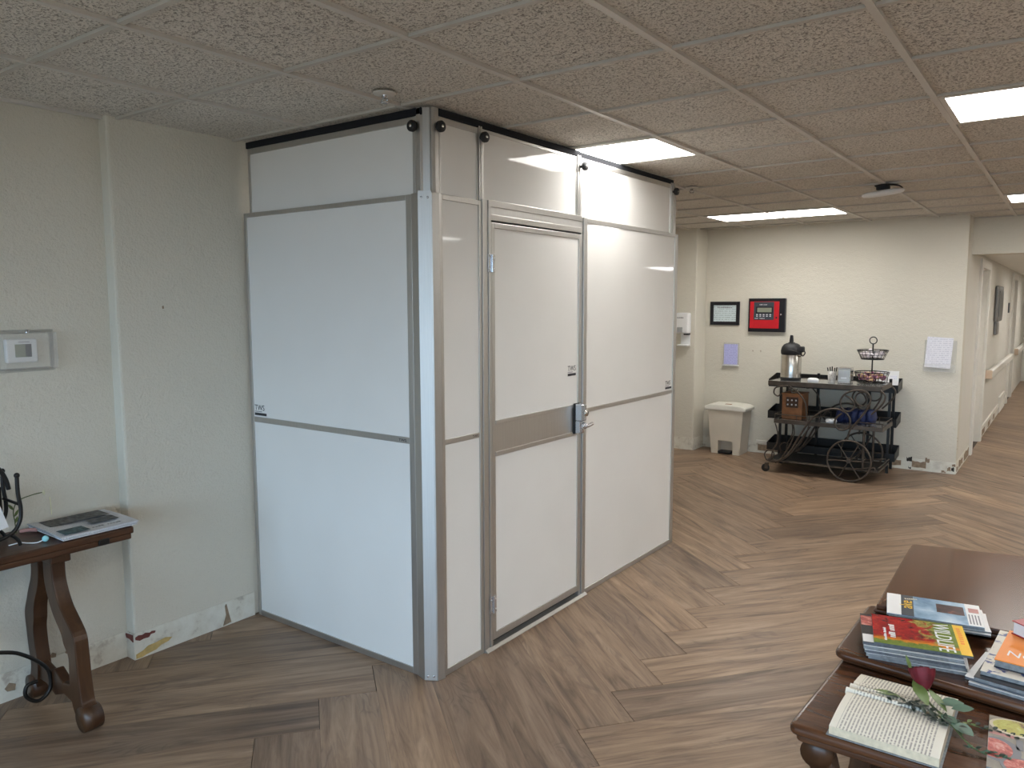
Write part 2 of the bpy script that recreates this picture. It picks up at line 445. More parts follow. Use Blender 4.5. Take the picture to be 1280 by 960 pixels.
# ceiling
ce = struct(MB().box(-4.25, XR+.1, YF-.1, YC+.05, H+.03, H+.1).build('ceiling', 'trim_white'))
GX0, GX, GY0, GY = -1.756, .619, 1.251, .6006
LIGHTS = [(-2, 4), (-2, 10), (2, 4), (2, 10), (2, -2), (6, 4), (6, 10), (6, -2)]  # last three, the outer column, are unseen and added to brighten the room
lit = {(i+k, j) for i, j in LIGHTS for k in (0, 1)}
tile_me = {}
def ceiling_parts():
    i0, i1, j0, j1 = -4, 11, -7, 13
    for i in range(i0, i1):
        for j in range(j0, j1):
            if (i, j) in lit: continue
            x0, x1, y0, y1 = GX0+i*GX, GX0+(i+1)*GX, GY0+j*GY, GY0+(j+1)*GY
            cx0, cx1, cy0, cy1 = max(x0, -4.1), min(x1, XR), max(y0, YF), min(y1, YC)
            if cx1-cx0 < .03 or cy1-cy0 < .03: continue
            key = (round(cx1-cx0, 3), round(cy1-cy0, 3)); w, d = key
            if key not in tile_me:
                o = MB().box(-w/2, w/2, -d/2, d/2, .011, .026).build('ceiling_tile', 'ceiling_tile', ce, local=True); tile_me[key] = o.data
            else:
                o = bpy.data.objects.new('ceiling_tile', tile_me[key]); COL.objects.link(o); o.parent = ce
            o.location = ((cx0+cx1)/2, (cy0+cy1)/2, H)
    for i in range(i0, i1+1):
        x = GX0+i*GX
        if -4.1 < x < XR: MB().box(x-.012, x+.012, YF, YC, H-.002, H+.011).build('main_runner', 'grid_metal', ce)
    for j in range(j0, j1+1):
        y = GY0+j*GY
        if not YF < y < YC: continue
        for i in range(i0, i1):
            x0, x1 = max(-4.1, GX0+i*GX+.012), min(XR, GX0+(i+1)*GX-.012)
            if x1-x0 > .03: MB().box(x0, x1, y-.010, y+.010, H+.000, H+.0105).build('cross_tee', 'tee_metal', ce)
ceiling_parts()
LL = ['lit ceiling light panel over the white enclosure door', 'long thin lit ceiling panel in front of the back wall',
      'large lit ceiling panel cut by the upper right picture edge', 'small sliver of lit ceiling panel by the corridor beam',
      'lit ceiling panel by the window wall behind the nesting tables',
      'added unseen ceiling panel right of the nesting tables, outer row', 'added unseen ceiling panel right of the corridor mouth, outer row', 'added unseen ceiling panel by the window wall, outer row']
for (i, j), lb in zip(LIGHTS, LL):
    x0, x1, y0, y1 = GX0+i*GX+.012, GX0+(i+2)*GX-.012, GY0+j*GY+.011, GY0+(j+1)*GY-.011
    t = thing('ceiling_light', lb, 'ceiling light', ((x0+x1)/2, (y0+y1)/2, H), 'recessed ceiling light panels')
    MB().box(x0+.02, x1-.02, y0+.02, y1-.02, H+.002, H+.008).build('diffuser', 'light_diffuser', t)
    f = MB(); z0, z1 = H-.001, H+.028
    f.box(x0, x1, y0, y0+.022, z0, z1).box(x0, x1, y1-.022, y1, z0, z1).box(x0, x0+.022, y0+.022, y1-.022, z0, z1).box(x1-.022, x1, y0+.022, y1-.022, z0, z1)
    f.build('light_frame', 'grid_metal', t)

# walls
def W_(name, b, mat='wall_paint', bevel=0): return struct(box(name, mat, b, None, bevel))
wl = W_('wall_left', (XL-.16, XL, YF, 1.80, 0, H+.03))
wl2 = W_('wall_left', (-3.80, -3.570, 1.80, 5.4, 0, H+.03), bevel=.012)
W_('wall_left', (-4.26, -4.10, 5.4, YB+.2, 0, H+.03))
W_('wall_return', (-4.10, -3.80, 5.3, 5.4, 0, H+.03))
wb = W_('wall_back', (-4.10, XK, YB, YB+.16, 0, H+.03))
wp = W_('wall_column', (-4.10, -3.51, 8.39, YB, 0, H+.03), bevel=.012)
# corridor wall with two doorways
YD1, YD2, YD3, YD4, DH = 9.98, 10.95, 15.45, 16.5, 2.10
wk = W_('wall_corridor', (XK-.16, XK, YB+.16, YD1, 0, H+.03), 'wall_paint_corridor', .0)
W_('wall_corridor', (XK-.16, XK, YD2, YD3, 0, H), 'wall_paint_corridor')
W_('wall_corridor', (XK-.16, XK, YD4, YE, 0, H), 'wall_paint_corridor')
W_('wall_corridor', (XK-.16, XK, YD1, YD2, DH, H), 'wall_paint_corridor')
W_('wall_corridor', (XK-.16, XK, YD3, YD4, DH, H), 'wall_paint_corridor')
W_('wall_corridor_far', (XK-.16, 1.76, YE, YE+.15, 0, H), 'wall_paint_corridor')
W_('wall_corridor_right', (1.60, 1.76, YB, YE, 0, H+.03), 'wall_paint_corridor')
W_('wall_back', (1.76, XR, YB, YB+.16, 0, H+.03))
W_('wall_right', (XR, XR+.15, YF, YB+.16, 0, H+.03))
bm = struct(MB().box(XK, 1.60, YC, YC+.22, 2.255, H+.03).build('wall_beam', 'wall_paint'))
struct(MB().box(XK, 1.60, YC-.02, YC+.24, 2.19, 2.255).build('trim_1', 'wall_paint'))
struct(MB().box(XK, 1.60, YC+.24, YE, 2.235, 2.30).build('ceiling', 'trim_white'))
for y, lb in ((10.6, 'nearest added unseen corridor ceiling panel past the beam'), (14.0, 'middle added unseen corridor ceiling panel past the beam'), (17.4, 'farthest added unseen corridor ceiling panel past the beam')):  # out-of-view panels added to brighten the corridor
    t = thing('corridor_fill_light', lb, 'ceiling light', (.35, y, 2.235), 'added corridor ceiling panels')
    box('diffuser', 'light_diffuser', (.12, .58, y-.55, y+.55, 2.216, 2.222), t)
    m = MB(); m.box(.10, .12, y-.57, y+.57, 2.212, 2.235).box(.58, .60, y-.57, y+.57, 2.212, 2.235).box(.12, .58, y-.57, y-.55, 2.212, 2.235).box(.12, .58, y+.55, y+.57, 2.212, 2.235)
    m.build('light_frame', 'grid_metal', t)
# window wall behind the viewpoint
WX = [(-3.2, -1.75), (-1.45, 0.0), (.5, 1.95), (2.4, 3.85)]
WZ0, WZ1 = .55, 2.2
edges = [XL-.16]+[e for w in WX for e in w]+[XR+.15]
for k in range(0, len(edges), 2): W_('wall_front', (edges[k], edges[k+1], YF-.15, YF, 0, H+.03))
for k, (a, b) in enumerate(WX):
    W_('wall_front', (a, b, YF-.15, YF, 0, WZ0)); W_('wall_front', (a, b, YF-.15, YF, WZ1, H+.03))
    m = MB(); y0, y1 = YF-.10, YF-.04
    m.box(a, a+.05, y0, y1, WZ0, WZ1).box(b-.05, b, y0, y1, WZ0, WZ1).box(a+.05, b-.05, y0, y1, WZ0, WZ0+.05).box(a+.05, b-.05, y0, y1, WZ1-.05, WZ1)
    m.box((a+b)/2-.02, (a+b)/2+.02, y0, y1, WZ0+.05, WZ1-.05)
    w = struct(m.build('window_%d' % (k+1), 'trim_white'))
    box('sill', 'trim_white', (a-.05, b+.05, YF-.04, YF+.06, WZ0-.03, WZ0), w)
    L = bpy.data.lights.new('daylight_portal', 'AREA'); L.shape = 'RECTANGLE'; L.size = b-a; L.size_y = WZ1-WZ0; L.cycles.is_portal = True
    lo = bpy.data.objects.new('daylight_portal', L); COL.objects.link(lo); lo.location = ((a+b)/2, YF-.16, (WZ0+WZ1)/2); lo.rotation_euler = (R(90), 0, 0)
struct(box('ground', 'floor_far', (-30, 30, -40, YF-.15, -.3, -.1)))

# baseboard scars
def band(name, b, parent=None):
    o = box(name, 'scraped_plaster', b, parent); return struct(o) if parent is None else o
bl = band('baseboard_left', (XL, XL+.004, -1.0, 1.80, 0, .128))
bl2 = band('baseboard_left', (-3.570, -3.566, 1.796, 2.47, 0, .130))
band('baseboard_left', (XL+.004, -3.566, 1.793, 1.7965, 0, .130))
def patch(name, mat, pts, axis, a, parent, t=.003):
    return MB().prism(pts, a, a+t, axis).build(name, mat, parent)
patch('paint_scar', 'red_patch', [(1.80, .112), (1.815, .118), (1.835, .114), (1.85, .119), (1.872, .112), (1.882, .117), (1.90, .113), (1.897, .104), (1.876, .104), (1.866, .092), (1.84, .094), (1.82, .09), (1.80, .10)], 'x', -3.568, bl2, .006)
patch('paint_scar', 'red_patch', [(-3.64, .12), (-3.57, .125), (-3.57, .09), (-3.60, .10), (-3.63, .10)], 'y', 1.789, bl2, .006)
patch('paint_scar', 'yellow_patch', [(1.80, .005), (1.80, .026), (1.835, .035), (1.86, .05), (1.90, .052), (1.95, .06), (1.985, .05), (1.965, .036), (1.925, .03), (1.90, .016), (1.85, .010), (1.83, .004)], 'x', -3.568, bl2, .004)
patch('paint_scar', 'raw_wood_patch', [(2.27, .005), (2.29, .06), (2.285, .11), (2.295, .12), (2.31, .05), (2.32, .012)], 'x', -3.568, bl2, .004)
for y, z, s in ((1.46, .135, .012), (1.28, .06, .02), (1.52, .128, .008), (1.40, .128, .01)):
    patch('paint_scar', 'raw_wood_patch', [(y-s, z), (y, z+s), (y+s*1.2, z+s*.3), (y+s, z-s), (y-s*.5, z-s*.8)], 'x', XL+.002, bl, .004)
bb = band('baseboard_back', (-2.87, XK, YB-.004, YB, 0, .115))
struct(box('baseboard_back', 'trim_white', (-2.87, -1.5, YB-.018, YB, .115, .145)))
band('baseboard_back', (-3.51, -2.87, YB-.012, YB, 0, .13))
band('baseboard_column', (-4.09, -3.507, 8.386, 8.39, 0, .14)); bcs = band('baseboard_column', (-3.51, -3.506, 8.386, YB, 0, .14))
def rag(x0, x1, z0, z1, n=5):
    p = [(x0+(x1-x0)*i/n, z0+random.uniform(-.006, .006)) for i in range(n+1)]+[(x1-(x1-x0)*i/n, z1+random.uniform(-.012, .012)) for i in range(n+1)]
    return p
for x0, x1, z0, z1, m in ((-2.85, -2.45, .03, .105, 'raw_wood_patch'), (-1.52, -1.36, .03, .085, 'raw_wood_patch'), (-1.46, -1.41, .085, .125, 'raw_wood_patch'),
                          (-1.26, -1.13, .03, .09, 'raw_wood_patch'), (-1.14, -1.10, .09, .135, 'raw_wood_patch'), (-1.31, -1.26, .085, .125, 'hole_dark'), (-1.29, -1.265, .008, .03, 'hole_dark'),
                          (-.94, -.91, .03, .06, 'raw_wood_patch'), (-.905, -.88, .03, .07, 'hole_dark'), (-.99, -.95, .004, .02, 'raw_wood_patch'), (-.90, -.87, .08, .11, 'raw_wood_patch')):
    patch('plaster_scar', m, rag(x0, x1, z0, z1), 'y', YB-.007, bb, .004)
bk = band('baseboard_corridor', (XK, XK+.004, YB+.0, YD1-.1, 0, .12))
for y0, y1, z0, z1 in ((8.95, 9.25, .03, .09), (9.4, 9.8, .02, .10), (8.75, 8.85, .02, .06)):
    patch('plaster_scar', 'raw_wood_patch', rag(y0, y1, z0, z1), 'x', XK+.002, bk, .005)
bk2 = band('baseboard_corridor', (XK, XK+.004, YD2+.1, YD3-.1, 0, .12))
for y0, y1 in ((11.3, 11.7), (12.2, 12.5), (13.0, 13.2)): patch('plaster_scar', 'raw_wood_patch', rag(y0, y1, .02, .09), 'x', XK+.002, bk2, .005)
struct(box('trim_2', 'trim_white', (XK, XK+.02, YD2+.1, YD3-.1, .12, .165)))
for y, z in ((8.72, .36), (8.72, .33), (8.715, .25)):
    patch('paint_chip', 'raw_wood_patch', [(y, z), (y+.012, z+.01), (y+.015, z-.006)], 'x', XK, bk, .002)
patch('paint_chip', 'raw_wood_patch', [(2.02, 1.700), (2.028, 1.705), (2.03, 1.69), (2.022, 1.688)], 'x', -3.570, wl2, .001)
for x in (-2.95, -2.86): patch('paint_chip', 'raw_wood_patch', [(x, 1.17), (x+.012, 1.175), (x+.01, 1.15)], 'y', YB-.001, wb, .001)

# corridor doors, casings
def doorway(name, y0, y1, n):
    m = MB(); x0, x1 = XK-.005, XK+.028
    m.box(x0, x1, y0-.09, y0+.01, 0, DH+.09); m.box(x0, x1, y1-.01, y1+.09, 0, DH+.09); m.box(x0, x1, y0+.01, y1-.01, DH-.01, DH+.09)
    c = struct(m.build('trim_%d' % n, 'trim_white', bevel=.006))
    m = MB(); m.box(XK-.16, XK-.005, y0, y0+.018, 0, DH); m.box(XK-.16, XK-.005, y1-.018, y1, 0, DH); m.box(XK-.16, XK-.005, y0+.018, y1-.018, DH-.018, DH)
    m.build('jamb', 'trim_white', c)
    d = struct(box(name, 'door_paint', (XK-.125, XK-.085, y0+.02, y1-.02, .008, DH-.02)))
    MB().lathe([(.008, 0), (.008, .03), (.026, .035), (.028, .055), (.015, .065)], (XK-.085, y0+.1, 1.0), 16, M=Matrix.Rotation(R(90), 4, 'Y')).build('door_knob', 'chrome', d)
doorway('door_1', YD1, YD2, 3); doorway('door_2', YD3, YD4, 4)
# door and pictures on the wall to the right (seen as reflections)
d3 = struct(box('door_3', 'door_paint', (XR-.045, XR, 4.5, 5.42, 0, 2.05)))
for z0, z1 in ((.2, .95), (1.15, 1.9)):
    box('door_panel', 'trim_white', (XR-.055, XR-.045, 4.62, 5.30, z0, z1), d3, .004)
MB().ball((XR-.085, 4.58, 1.0), .028).build('door_knob', 'chrome', d3)
m = MB(); m.box(XR-.03, XR, 4.4, 4.5, 0, 2.15).box(XR-.03, XR, 5.42, 5.52, 0, 2.15).box(XR-.03, XR, 4.5, 5.42, 2.05, 2.15)
struct(m.build('trim_5', 'trim_white'))
t = thing('wall_picture', 'framed dark picture on the side wall beyond the nesting tables', 'picture', (XR-.02, 7.0, 1.55))
box('picture_frame', 'frame_grey', (XR-.03, XR, 6.6, 7.4, 1.2, 1.9), t); box('picture_print', 'dark_picture', (XR-.034, XR-.03, 6.66, 7.34, 1.26, 1.84), t)
# corridor fittings
t = thing('wall_handrail', 'cream and tan corridor handrail between the two doorways', 'handrail', (XK, 11.2, .76), 'corridor handrails')
y0, y1 = 11.28, 15.2
m = MB().prism([(XK+.03, .76), (XK+.06, .75), (XK+.085, .77), (XK+.085, .85), (XK+.065, .865), (XK+.03, .86)], y0, y1, 'y'); m.build('rail', 'trim_white', t, .004)
MB().box(XK+.001, XK+.084, y0-.02, y0, .755, .862).build('end_cap', 'handrail', t, .006)
for y in (y0+.3, 13.2, y1-.3): box('bracket', 'trim_white', (XK, XK+.04, y-.03, y+.03, .77, .84), t)
t = thing('wall_handrail', 'short far stretch of tan handrail past the second doorway', 'handrail', (XK, 16.7, .76), 'corridor handrails')
MB().prism([(XK+.03, .76), (XK+.06, .75), (XK+.085, .77), (XK+.085, .85), (XK+.065, .865), (XK+.03, .86)], 16.75, 19.5, 'y').build('rail', 'trim_white', t)
MB().box(XK+.001, XK+.084, 16.73, 16.75, .755, .862).build('end_cap', 'handrail', t)
for y in (17.2, 19): box('bracket', 'trim_white', (XK, XK+.04, y-.03, y+.03, .77, .84), t)
t = thing('hanging_plaque', 'narrow dark metal plaque hanging above the corridor handrail', 'wall decor', (XK, 12.4, 1.3))
box('plaque_board', 'frame_grey', (XK+.001, XK+.05, 12.05, 12.85, 1.45, 1.93), t, .02); box('plaque_glass', 'dark_picture', (XK+.05, XK+.056, 12.12, 12.78, 1.52, 1.86), t)
box('plaque_tail', 'frame_grey', (XK+.001, XK+.04, 12.15, 12.5, 1.27, 1.45), t, .015)
t = thing('room_sign', 'small dark room sign beside the far corridor doorway', 'sign', (XK, 14.8, 1.6))
box('sign_plate', 'alarm_grey', (XK+.0005, XK+.012, 14.72, 14.95, 1.54, 1.70), t)
t = thing('wall_vent', 'white louvred vent low on the corridor wall', 'vent', (XK, 14.2, .0))
m = MB(); m.box(XK+.004, XK+.03, 13.75, 13.80, .03, .27).box(XK+.004, XK+.03, 14.75, 14.8, .03, .27).box(XK+.004, XK+.03, 13.8, 14.75, .03, .06).box(XK+.004, XK+.03, 13.8, 14.75, .24, .27); m.build('vent_frame', 'trim_white', t)
for k in range(6): box('slat', 'trim_white', (XK+.006, XK+.024, 13.8, 14.75, .068+k*.029, .082+k*.029), t)
box('vent_back', 'grey_plastic', (XK+.004, XK+.006, 13.8, 14.75, .06, .24), t)

# ------------------------------------------------------------------ ceiling devices
def sprinkler(x, y, lb):
    t = thing('fire_sprinkler', lb, 'sprinkler', (x, y, H), 'ceiling sprinklers')
    MB().lathe([(.001, 0), (.048, -.001), (.044, -.006), (.02, -.010), (.001, -.010)], (x, y, H+.003), 24).build('escutcheon', 'grid_metal', t)
    MB().lathe([(.012, -.006), (.010, -.018), (.006, -.020)], (x, y, H), 12).build('sprinkler_body', 'chrome', t)
    m = MB()
    for s in (-1, 1): m.tube([(x+s*.010, y, H-.018), (x+s*.018, y, H-.025), (x+s*.006, y, H-.034)], .003, 6)
    m.build('frame_arm', 'chrome', t)
    MB().lathe([(.001, -.033), (.018, -.034), (.018, -.037), (.001, -.037)], (x, y, H), 12).build('deflector', 'chrome', t)
sprinkler(-2.312, 5.40, 'chrome fire sprinkler on ceiling past the far end of enclosure')
sprinkler(-2.279, 2.265, 'fire sprinkler on ceiling above the enclosure near corner')
ap = thing('wireless_access_point', 'white rounded access point hanging from the ceiling grid', 'access point', (-1.16, 6.1, H))
Mt = Matrix.Rotation(R(7), 4, 'X') @ Matrix.Rotation(R(-5), 4, 'Y')
MB().lathe([(.001, .018), (.11, .016), (.135, .008), (.140, -.006), (.128, -.018), (.08, -.024), (.001, -.026)], (-1.16, 6.1, H-.052), 32, M=Mt).build('housing', 'white_plastic', ap)
box('mount_plate', 'black_plastic', (-1.20, -1.12, 6.06, 6.14, H-.036, H-.004), ap, .004)
for a in (0, .03):
    tubeo('cable', 'black_plastic', spline([(-1.20, 6.02+a, H-.012), (-1.13, 5.98+a, H-.012), (-1.06, 6.02+a, H-.016), (-1.035, 6.10, H-.03), (-1.07, 6.14, H-.035)]), .005, ap)

# ------------------------------------------------------------------ containment enclosure
EN = thing('containment_enclosure', 'tall white panelled containment enclosure with aluminium frame and door', 'enclosure', (-2.9, 3.75, 0))
XO, YO = -2.245, 2.485         # outer faces
def ring_x(name, mat, x0, x1, y0, y1, z0, z1, l, r, b, t, parent, bev=.002):
    m = MB(); m.box(x0, x1, y0, y0+l, z0, z1).box(x0, x1, y1-r, y1, z0, z1).box(x0, x1, y0+l, y1-r, z0, z0+b).box(x0, x1, y0+l, y1-r, z1-t, z1)
    return m.build(name, mat, parent, bev)
def ring_y(name, mat, y0, y1, x0, x1, z0, z1, l, r, b, t, parent, bev=.002):
    m = MB(); m.box(x0, x0+l, y0, y1, z0, z1).box(x1-r, x1, y0, y1, z0, z1).box(x0+l, x1-r, y0, y1, z0, z0+b).box(x0+l, x1-r, y0, y1, z1-t, z1)
    return m.build(name, mat, parent, bev)
def sheet_x(x, y0, y1, z0, z1, parent, name='panel_sheet'): return box(name, 'panel_white', (x-.012, x, y0, y1, z0, z1), parent)
def logo(M, parent, w=.085):
    box_ = M
    text('logo_letters', 'TWS', .042, 'ink', M @ Matrix.Translation((0, .024, 0)), parent, .95)
    mb = MB(); q = [M @ Vector(p) for p in ((0, -.004, 0), (w, -.004, 0), (w, .010, 0), (0, .010, 0), (0, -.004, .0005), (w, -.004, .0005), (w, .010, .0005), (0, .010, .0005))]
    mb.add(q, [(3, 2, 1, 0), (4, 5, 6, 7), (0, 1, 5, 4), (1, 2, 6, 5), (2, 3, 7, 6), (3, 0, 4, 7)]); mb.build('logo_bar', 'ink', parent)
    mb = MB(); q = [M @ Vector(p) for p in ((0, .015, 0), (w*.62, .015, 0), (w*.62, .019, 0), (0, .019, 0), (0, .015, .0005), (w*.62, .015, .0005), (w*.62, .019, .0005), (0, .019, .0005))]
    mb.add(q, [(3, 2, 1, 0), (4, 5, 6, 7), (0, 1, 5, 4), (1, 2, 6, 5), (2, 3, 7, 6), (3, 0, 4, 7)]); mb.build('logo_line', 'ink_grey', parent)
MT = 2.182
# --- side facing the console (y = YO)
p = ring_y('wall_panel', 'aluminium', YO, YO+.04, -3.556, -2.352, .0, MT, .022, .034, .030, .022, EN)
box('mid_rail', 'aluminium', (-3.534, -2.386, YO+.002, YO+.03, 1.081, 1.110), p, .002)
box('panel_sheet', 'panel_white', (-3.534, -2.386, YO+.006, YO+.018, .030, 1.081), p)
s = box('panel_sheet', 'panel_white', (-3.534, -2.386, YO+.006, YO+.018, 1.110, MT-.022), p)
logo(frame_M((-3.528, YO+.0055, 1.122), (1, 0, 0), (0, 0, 1)), s, .10)
text('rail_mark', 'TWS', .018, 'ink', frame_M((-2.455, YO+.0018, 1.089), (1, 0, 0), (0, 0, 1)), p, 1.3)
p = ring_y('extension_panel', 'aluminium', YO+.018, YO+.045, -3.528, -2.345, MT-.02, 2.512, .018, .012, .02, .030, EN)
box('panel_sheet', 'panel_white', (-3.51, -2.357, YO+.022, YO+.034, MT, 2.482), p)
box('seal_strip', 'seal_foam', (-3.535, -2.30, YO+.012, YO+.05, 2.512, H-.001), EN, .004)
# --- corner
CP = [(-2.352, 2.50), (-2.352, 2.483), (-2.296, 2.466), (-2.243, 2.498), (-2.233, 2.533), (-2.236, 2.545), (-2.30, 2.545)]
cp = MB().prism(CP, 0, MT+.002).build('corner_post', 'aluminium', EN, .002)
MB().prism([(-2.293, 2.4645), (-2.246, 2.4935), (-2.249, 2.499), (-2.296, 2.470)], .004, MT+.008).build('corner_strip', 'aluminium_bright', cp)
for z in (.022, MT-.02):
    for f in (.25, .75):
        c = Vector((-2.293, 2.4645, z)).lerp(Vector((-2.246, 2.4935, z)), f); nrm = Vector((.525, -.851, 0))
        Mx = nrm.to_track_quat('Z', 'Y').to_matrix().to_4x4()
        MB().lathe([(.0055, 0), (.0055, .0015), (.003, .0025), (.0001, .0025)], c, 12, M=Mx).build('screw', 'chrome', cp)
UP = [(-2.345, 2.503), (-2.335, 2.503), (-2.328, 2.497), (-2.306, 2.497), (-2.300, 2.506), (-2.275, 2.523), (-2.262, 2.52), (-2.254, 2.535), (-2.256, 2.56), (-2.30, 2.56), (-2.345, 2.53)]
MB().prism(UP, MT+.001, H-.001).build('corner_mast', 'aluminium', EN, .001)
# --- long face (x = XO)
p = ring_x('wall_panel', 'aluminium', XO-.04, XO, 2.546, 2.840, 0, MT, .022, .020, .030, .022, EN)
box('mid_rail', 'aluminium', (XO-.03, XO-.002, 2.568, 2.820, 1.078, 1.103), p, .002)
sheet_x(XO-.006, 2.568, 2.820, .030, 1.078, p); sheet_x(XO-.006, 2.568, 2.820, 1.103, MT-.022, p)
text('rail_mark', 'TWS', .016, 'ink', frame_M((XO-.0018, 2.765, 1.084), (0, 1, 0), (0, 0, 1)), p, 1.2)
# door frame
m = MB(); m.box(XO-.045, XO+.004, 2.842, 2.866, 0, MT+.01).box(XO-.045, XO, 2.868, 2.886, 0, MT+.01).box(XO-.045, XO+.004, 2.888, 2.908, 0, MT+.01)
j1 = m.build('door_jamb', 'aluminium', EN, .0015)
m = MB(); m.box(XO-.045, XO-.004, 3.738, 3.756, 0, MT+.005).box(XO-.045, XO+.004, 3.758, 3.785, 0, MT+.005); m.build('door_jamb', 'aluminium', EN, .0015)
m = MB(); m.box(XO-.045, XO+.002, 2.908, 3.738, 2.100, 2.128).box(XO-.045, XO+.002, 2.908, 3.738, 2.163, MT+.012); hd = m.build('door_header', 'aluminium', EN, .0015)
box('header_strip', 'aluminium_bright', (XO-.04, XO-.002, 2.908, 3.738, 2.128, 2.163), hd)
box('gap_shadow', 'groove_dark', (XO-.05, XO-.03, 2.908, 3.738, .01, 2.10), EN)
dr = ring_x('enclosure_door', 'aluminium', XO-.028, XO+.002, 2.912, 3.734, .042, 2.091, .026, .026, .036, .026, EN)
dr['label'] = 'white enclosure door with aluminium frame and kick plate'
sheet_x(XO-.004, 2.938, 3.708, .078, .968, dr); sd = sheet_x(XO-.004, 2.938, 3.708, 1.145, 2.065, dr)
kp = box('push_plate', 'aluminium', (XO-.02, XO+.001, 2.938, 3.708, .990, 1.125), dr, .001)
box('plate_trim', 'aluminium', (XO-.02, XO+.004, 2.938, 3.708, .968, .990), dr, .0015); box('plate_trim', 'aluminium', (XO-.02, XO+.004, 2.938, 3.708, 1.125, 1.145), dr, .0015)
logo(frame_M((XO-.0035, 3.605, 1.312), (0, 1, 0), (0, 0, 1)), dr, .085)
for z in (.227, 1.90):
    h = box('hinge', 'chrome', (XO+.002, XO+.006, 2.884, 2.934, z-.042, z+.042), dr, .001)
    MB().tube([(XO+.009, 2.910, z-.042), (XO+.009, 2.910, z+.042)], .006, 10).build('hinge_pin', 'chrome', dr)
    m = MB()
    for dy in (2.893, 2.926):
        for dz in (-.026, .026): m.lathe([(.005, 0), (.004, .002), (.0001, .002)], (XO+.006, dy, z+dz), 8, M=Matrix.Rotation(R(90), 4, 'Y'))
    m.build('hinge_screws', 'aluminium_bright', dr)
# lever lock
hb = box('lock_backplate', 'black_plastic', (XO+.004, XO+.012, 3.652, 3.712, .978, 1.152), dr, .004)
def lock_body():
    prof = []
    m = MB(); hs = [(0, .985), (0, 1.148)]
    for z0, z1, d in ((1.055, 1.148, .055), (.983, 1.055, .040)):
        m.prism([(XO+.012, 3.658), (XO+.012+d*.75, 3.660), (XO+.012+d, 3.672), (XO+.012+d, 3.694), (XO+.012+d*.75, 3.706), (XO+.012, 3.708)], z0, z1, 'z')
    return m
lock_body().build('lock_body', 'chrome', dr, .006, 3)
MB().lathe([(.020, 0), (.020, .012), (.016, .02), (.0001, .02)], (XO+.05, 3.683, 1.026), 16, M=Matrix.Rotation(R(90), 4, 'Y')).build('handle_hub', 'chrome', dr)
tubeo('lever_handle', 'chrome', spline([(XO+.055, 3.683, 1.026), (XO+.072, 3.69, 1.026), (XO+.074, 3.705, 1.027), (XO+.070, 3.752, 1.031)]), .0105, dr, 12)
MB().lathe([(.018, 0), (.018, .01), (.0001, .012)], (XO+.067, 3.683, 1.10), 16, M=Matrix.Rotation(R(90), 4, 'Y')).build('lock_cylinder', 'steel', dr)
th = MB().prism([(XO-.03, .0), (XO+.020, .0), (XO+.020, .004), (XO+.005, .014), (XO-.03, .014)], 2.845, 3.80, 'y').build('threshold', 'aluminium', EN, .001)
# third panel
p = ring_x('wall_panel', 'aluminium', XO-.04, XO, 3.787, 5.030, 0, MT, .016, .048, .030, .022, EN)
box('mid_rail', 'aluminium', (XO-.03, XO-.002, 3.803, 4.982, 1.082, 1.108), p, .002)
sheet_x(XO-.006, 3.803, 4.982, .030, 1.082, p); sheet_x(XO-.006, 3.803, 4.982, 1.108, MT-.022, p)
logo(frame_M((XO-.0055, 4.875, 1.122), (0, 1, 0), (0, 0, 1)), p, .10)
# extension panels and masts
XU = XO-.012
for y0, y1, tp in ((2.562, 2.832, .028), (2.862, 3.702, .016), (3.742, 4.925, .030)):
    p = ring_x('extension_panel', 'aluminium', XU-.03, XU, y0, y1, MT-.01, 2.512, .012, .012, .016, tp, EN)
    sheet_x(XU-.003, y0+.012, y1-.012, MT+.006, 2.512-tp, p)
for y0, y1 in ((2.834, 2.860), (3.704, 3.740), (4.927, 4.975)):
    m = MB(); w = (y1-y0); m.box(XU-.04, XU+.004, y0, y0+w*.42, MT-.02, 2.52).box(XU-.04, XU-.002, y0+w*.42, y0+w*.58, MT-.02, 2.52).box(XU-.04, XU+.004, y0+w*.58, y1, MT-.02, 2.52)
    m.build('mast', 'aluminium', EN, .001)
box('end_mast', 'aluminium', (XU-.04, XU, 4.978, 5.010, MT-.02, 2.50), EN, .001)
box('seal_strip', 'seal_foam', (XU-.036, XU+.003, 2.562, 3.735, 2.513, H-.001), EN, .004)
box('seal_strip', 'seal_foam', (XU-.036, XU-.004, 3.74, 4.975, 2.513, H-.003), EN, .002)
# far side and back of the enclosure
p = ring_y('wall_panel', 'aluminium', 4.99, 5.03, -3.556, -2.29, 0, MT, .03, .03, .03, .022, EN)
box('panel_sheet', 'panel_white', (-3.526, -2.32, 5.005, 5.02, .03, MT-.022), p)
p = ring_y('extension_panel', 'aluminium', 4.95, 4.975, -3.528, -2.30, MT-.02, 2.512, .018, .012, .02, .03, EN)
box('panel_sheet', 'panel_white', (-3.51, -2.312, 4.958, 4.970, MT, 2.482), p)
def knob(pos, direction):
    d = Vector(direction); Mx = d.to_track_quat('Z', 'Y').to_matrix().to_4x4()
    k = MB().lathe([(.008, 0), (.008, .012), (.021, .013), (.024, .018), (.024, .032), (.020, .037), (.0001, .037)], pos, 20, M=Mx).build('clamp_knob', 'black_plastic', EN)
    MB().lathe([(.007, .037), (.006, .0385), (.0001, .0385)], pos, 10, M=Mx).build('knob_bolt', 'steel', k)
knob((-2.331, YO+.015, 2.465), (0, -1, 0)); knob((XU+.002, 2.545, 2.462), (1, 0, 0)); knob((XU+.004, 2.847, 2.468), (1, 0, 0))
knob((XU+.004, 3.742, 2.462), (1, 0, 0)); knob((XU+.004, 4.950, 2.462), (1, 0, 0))

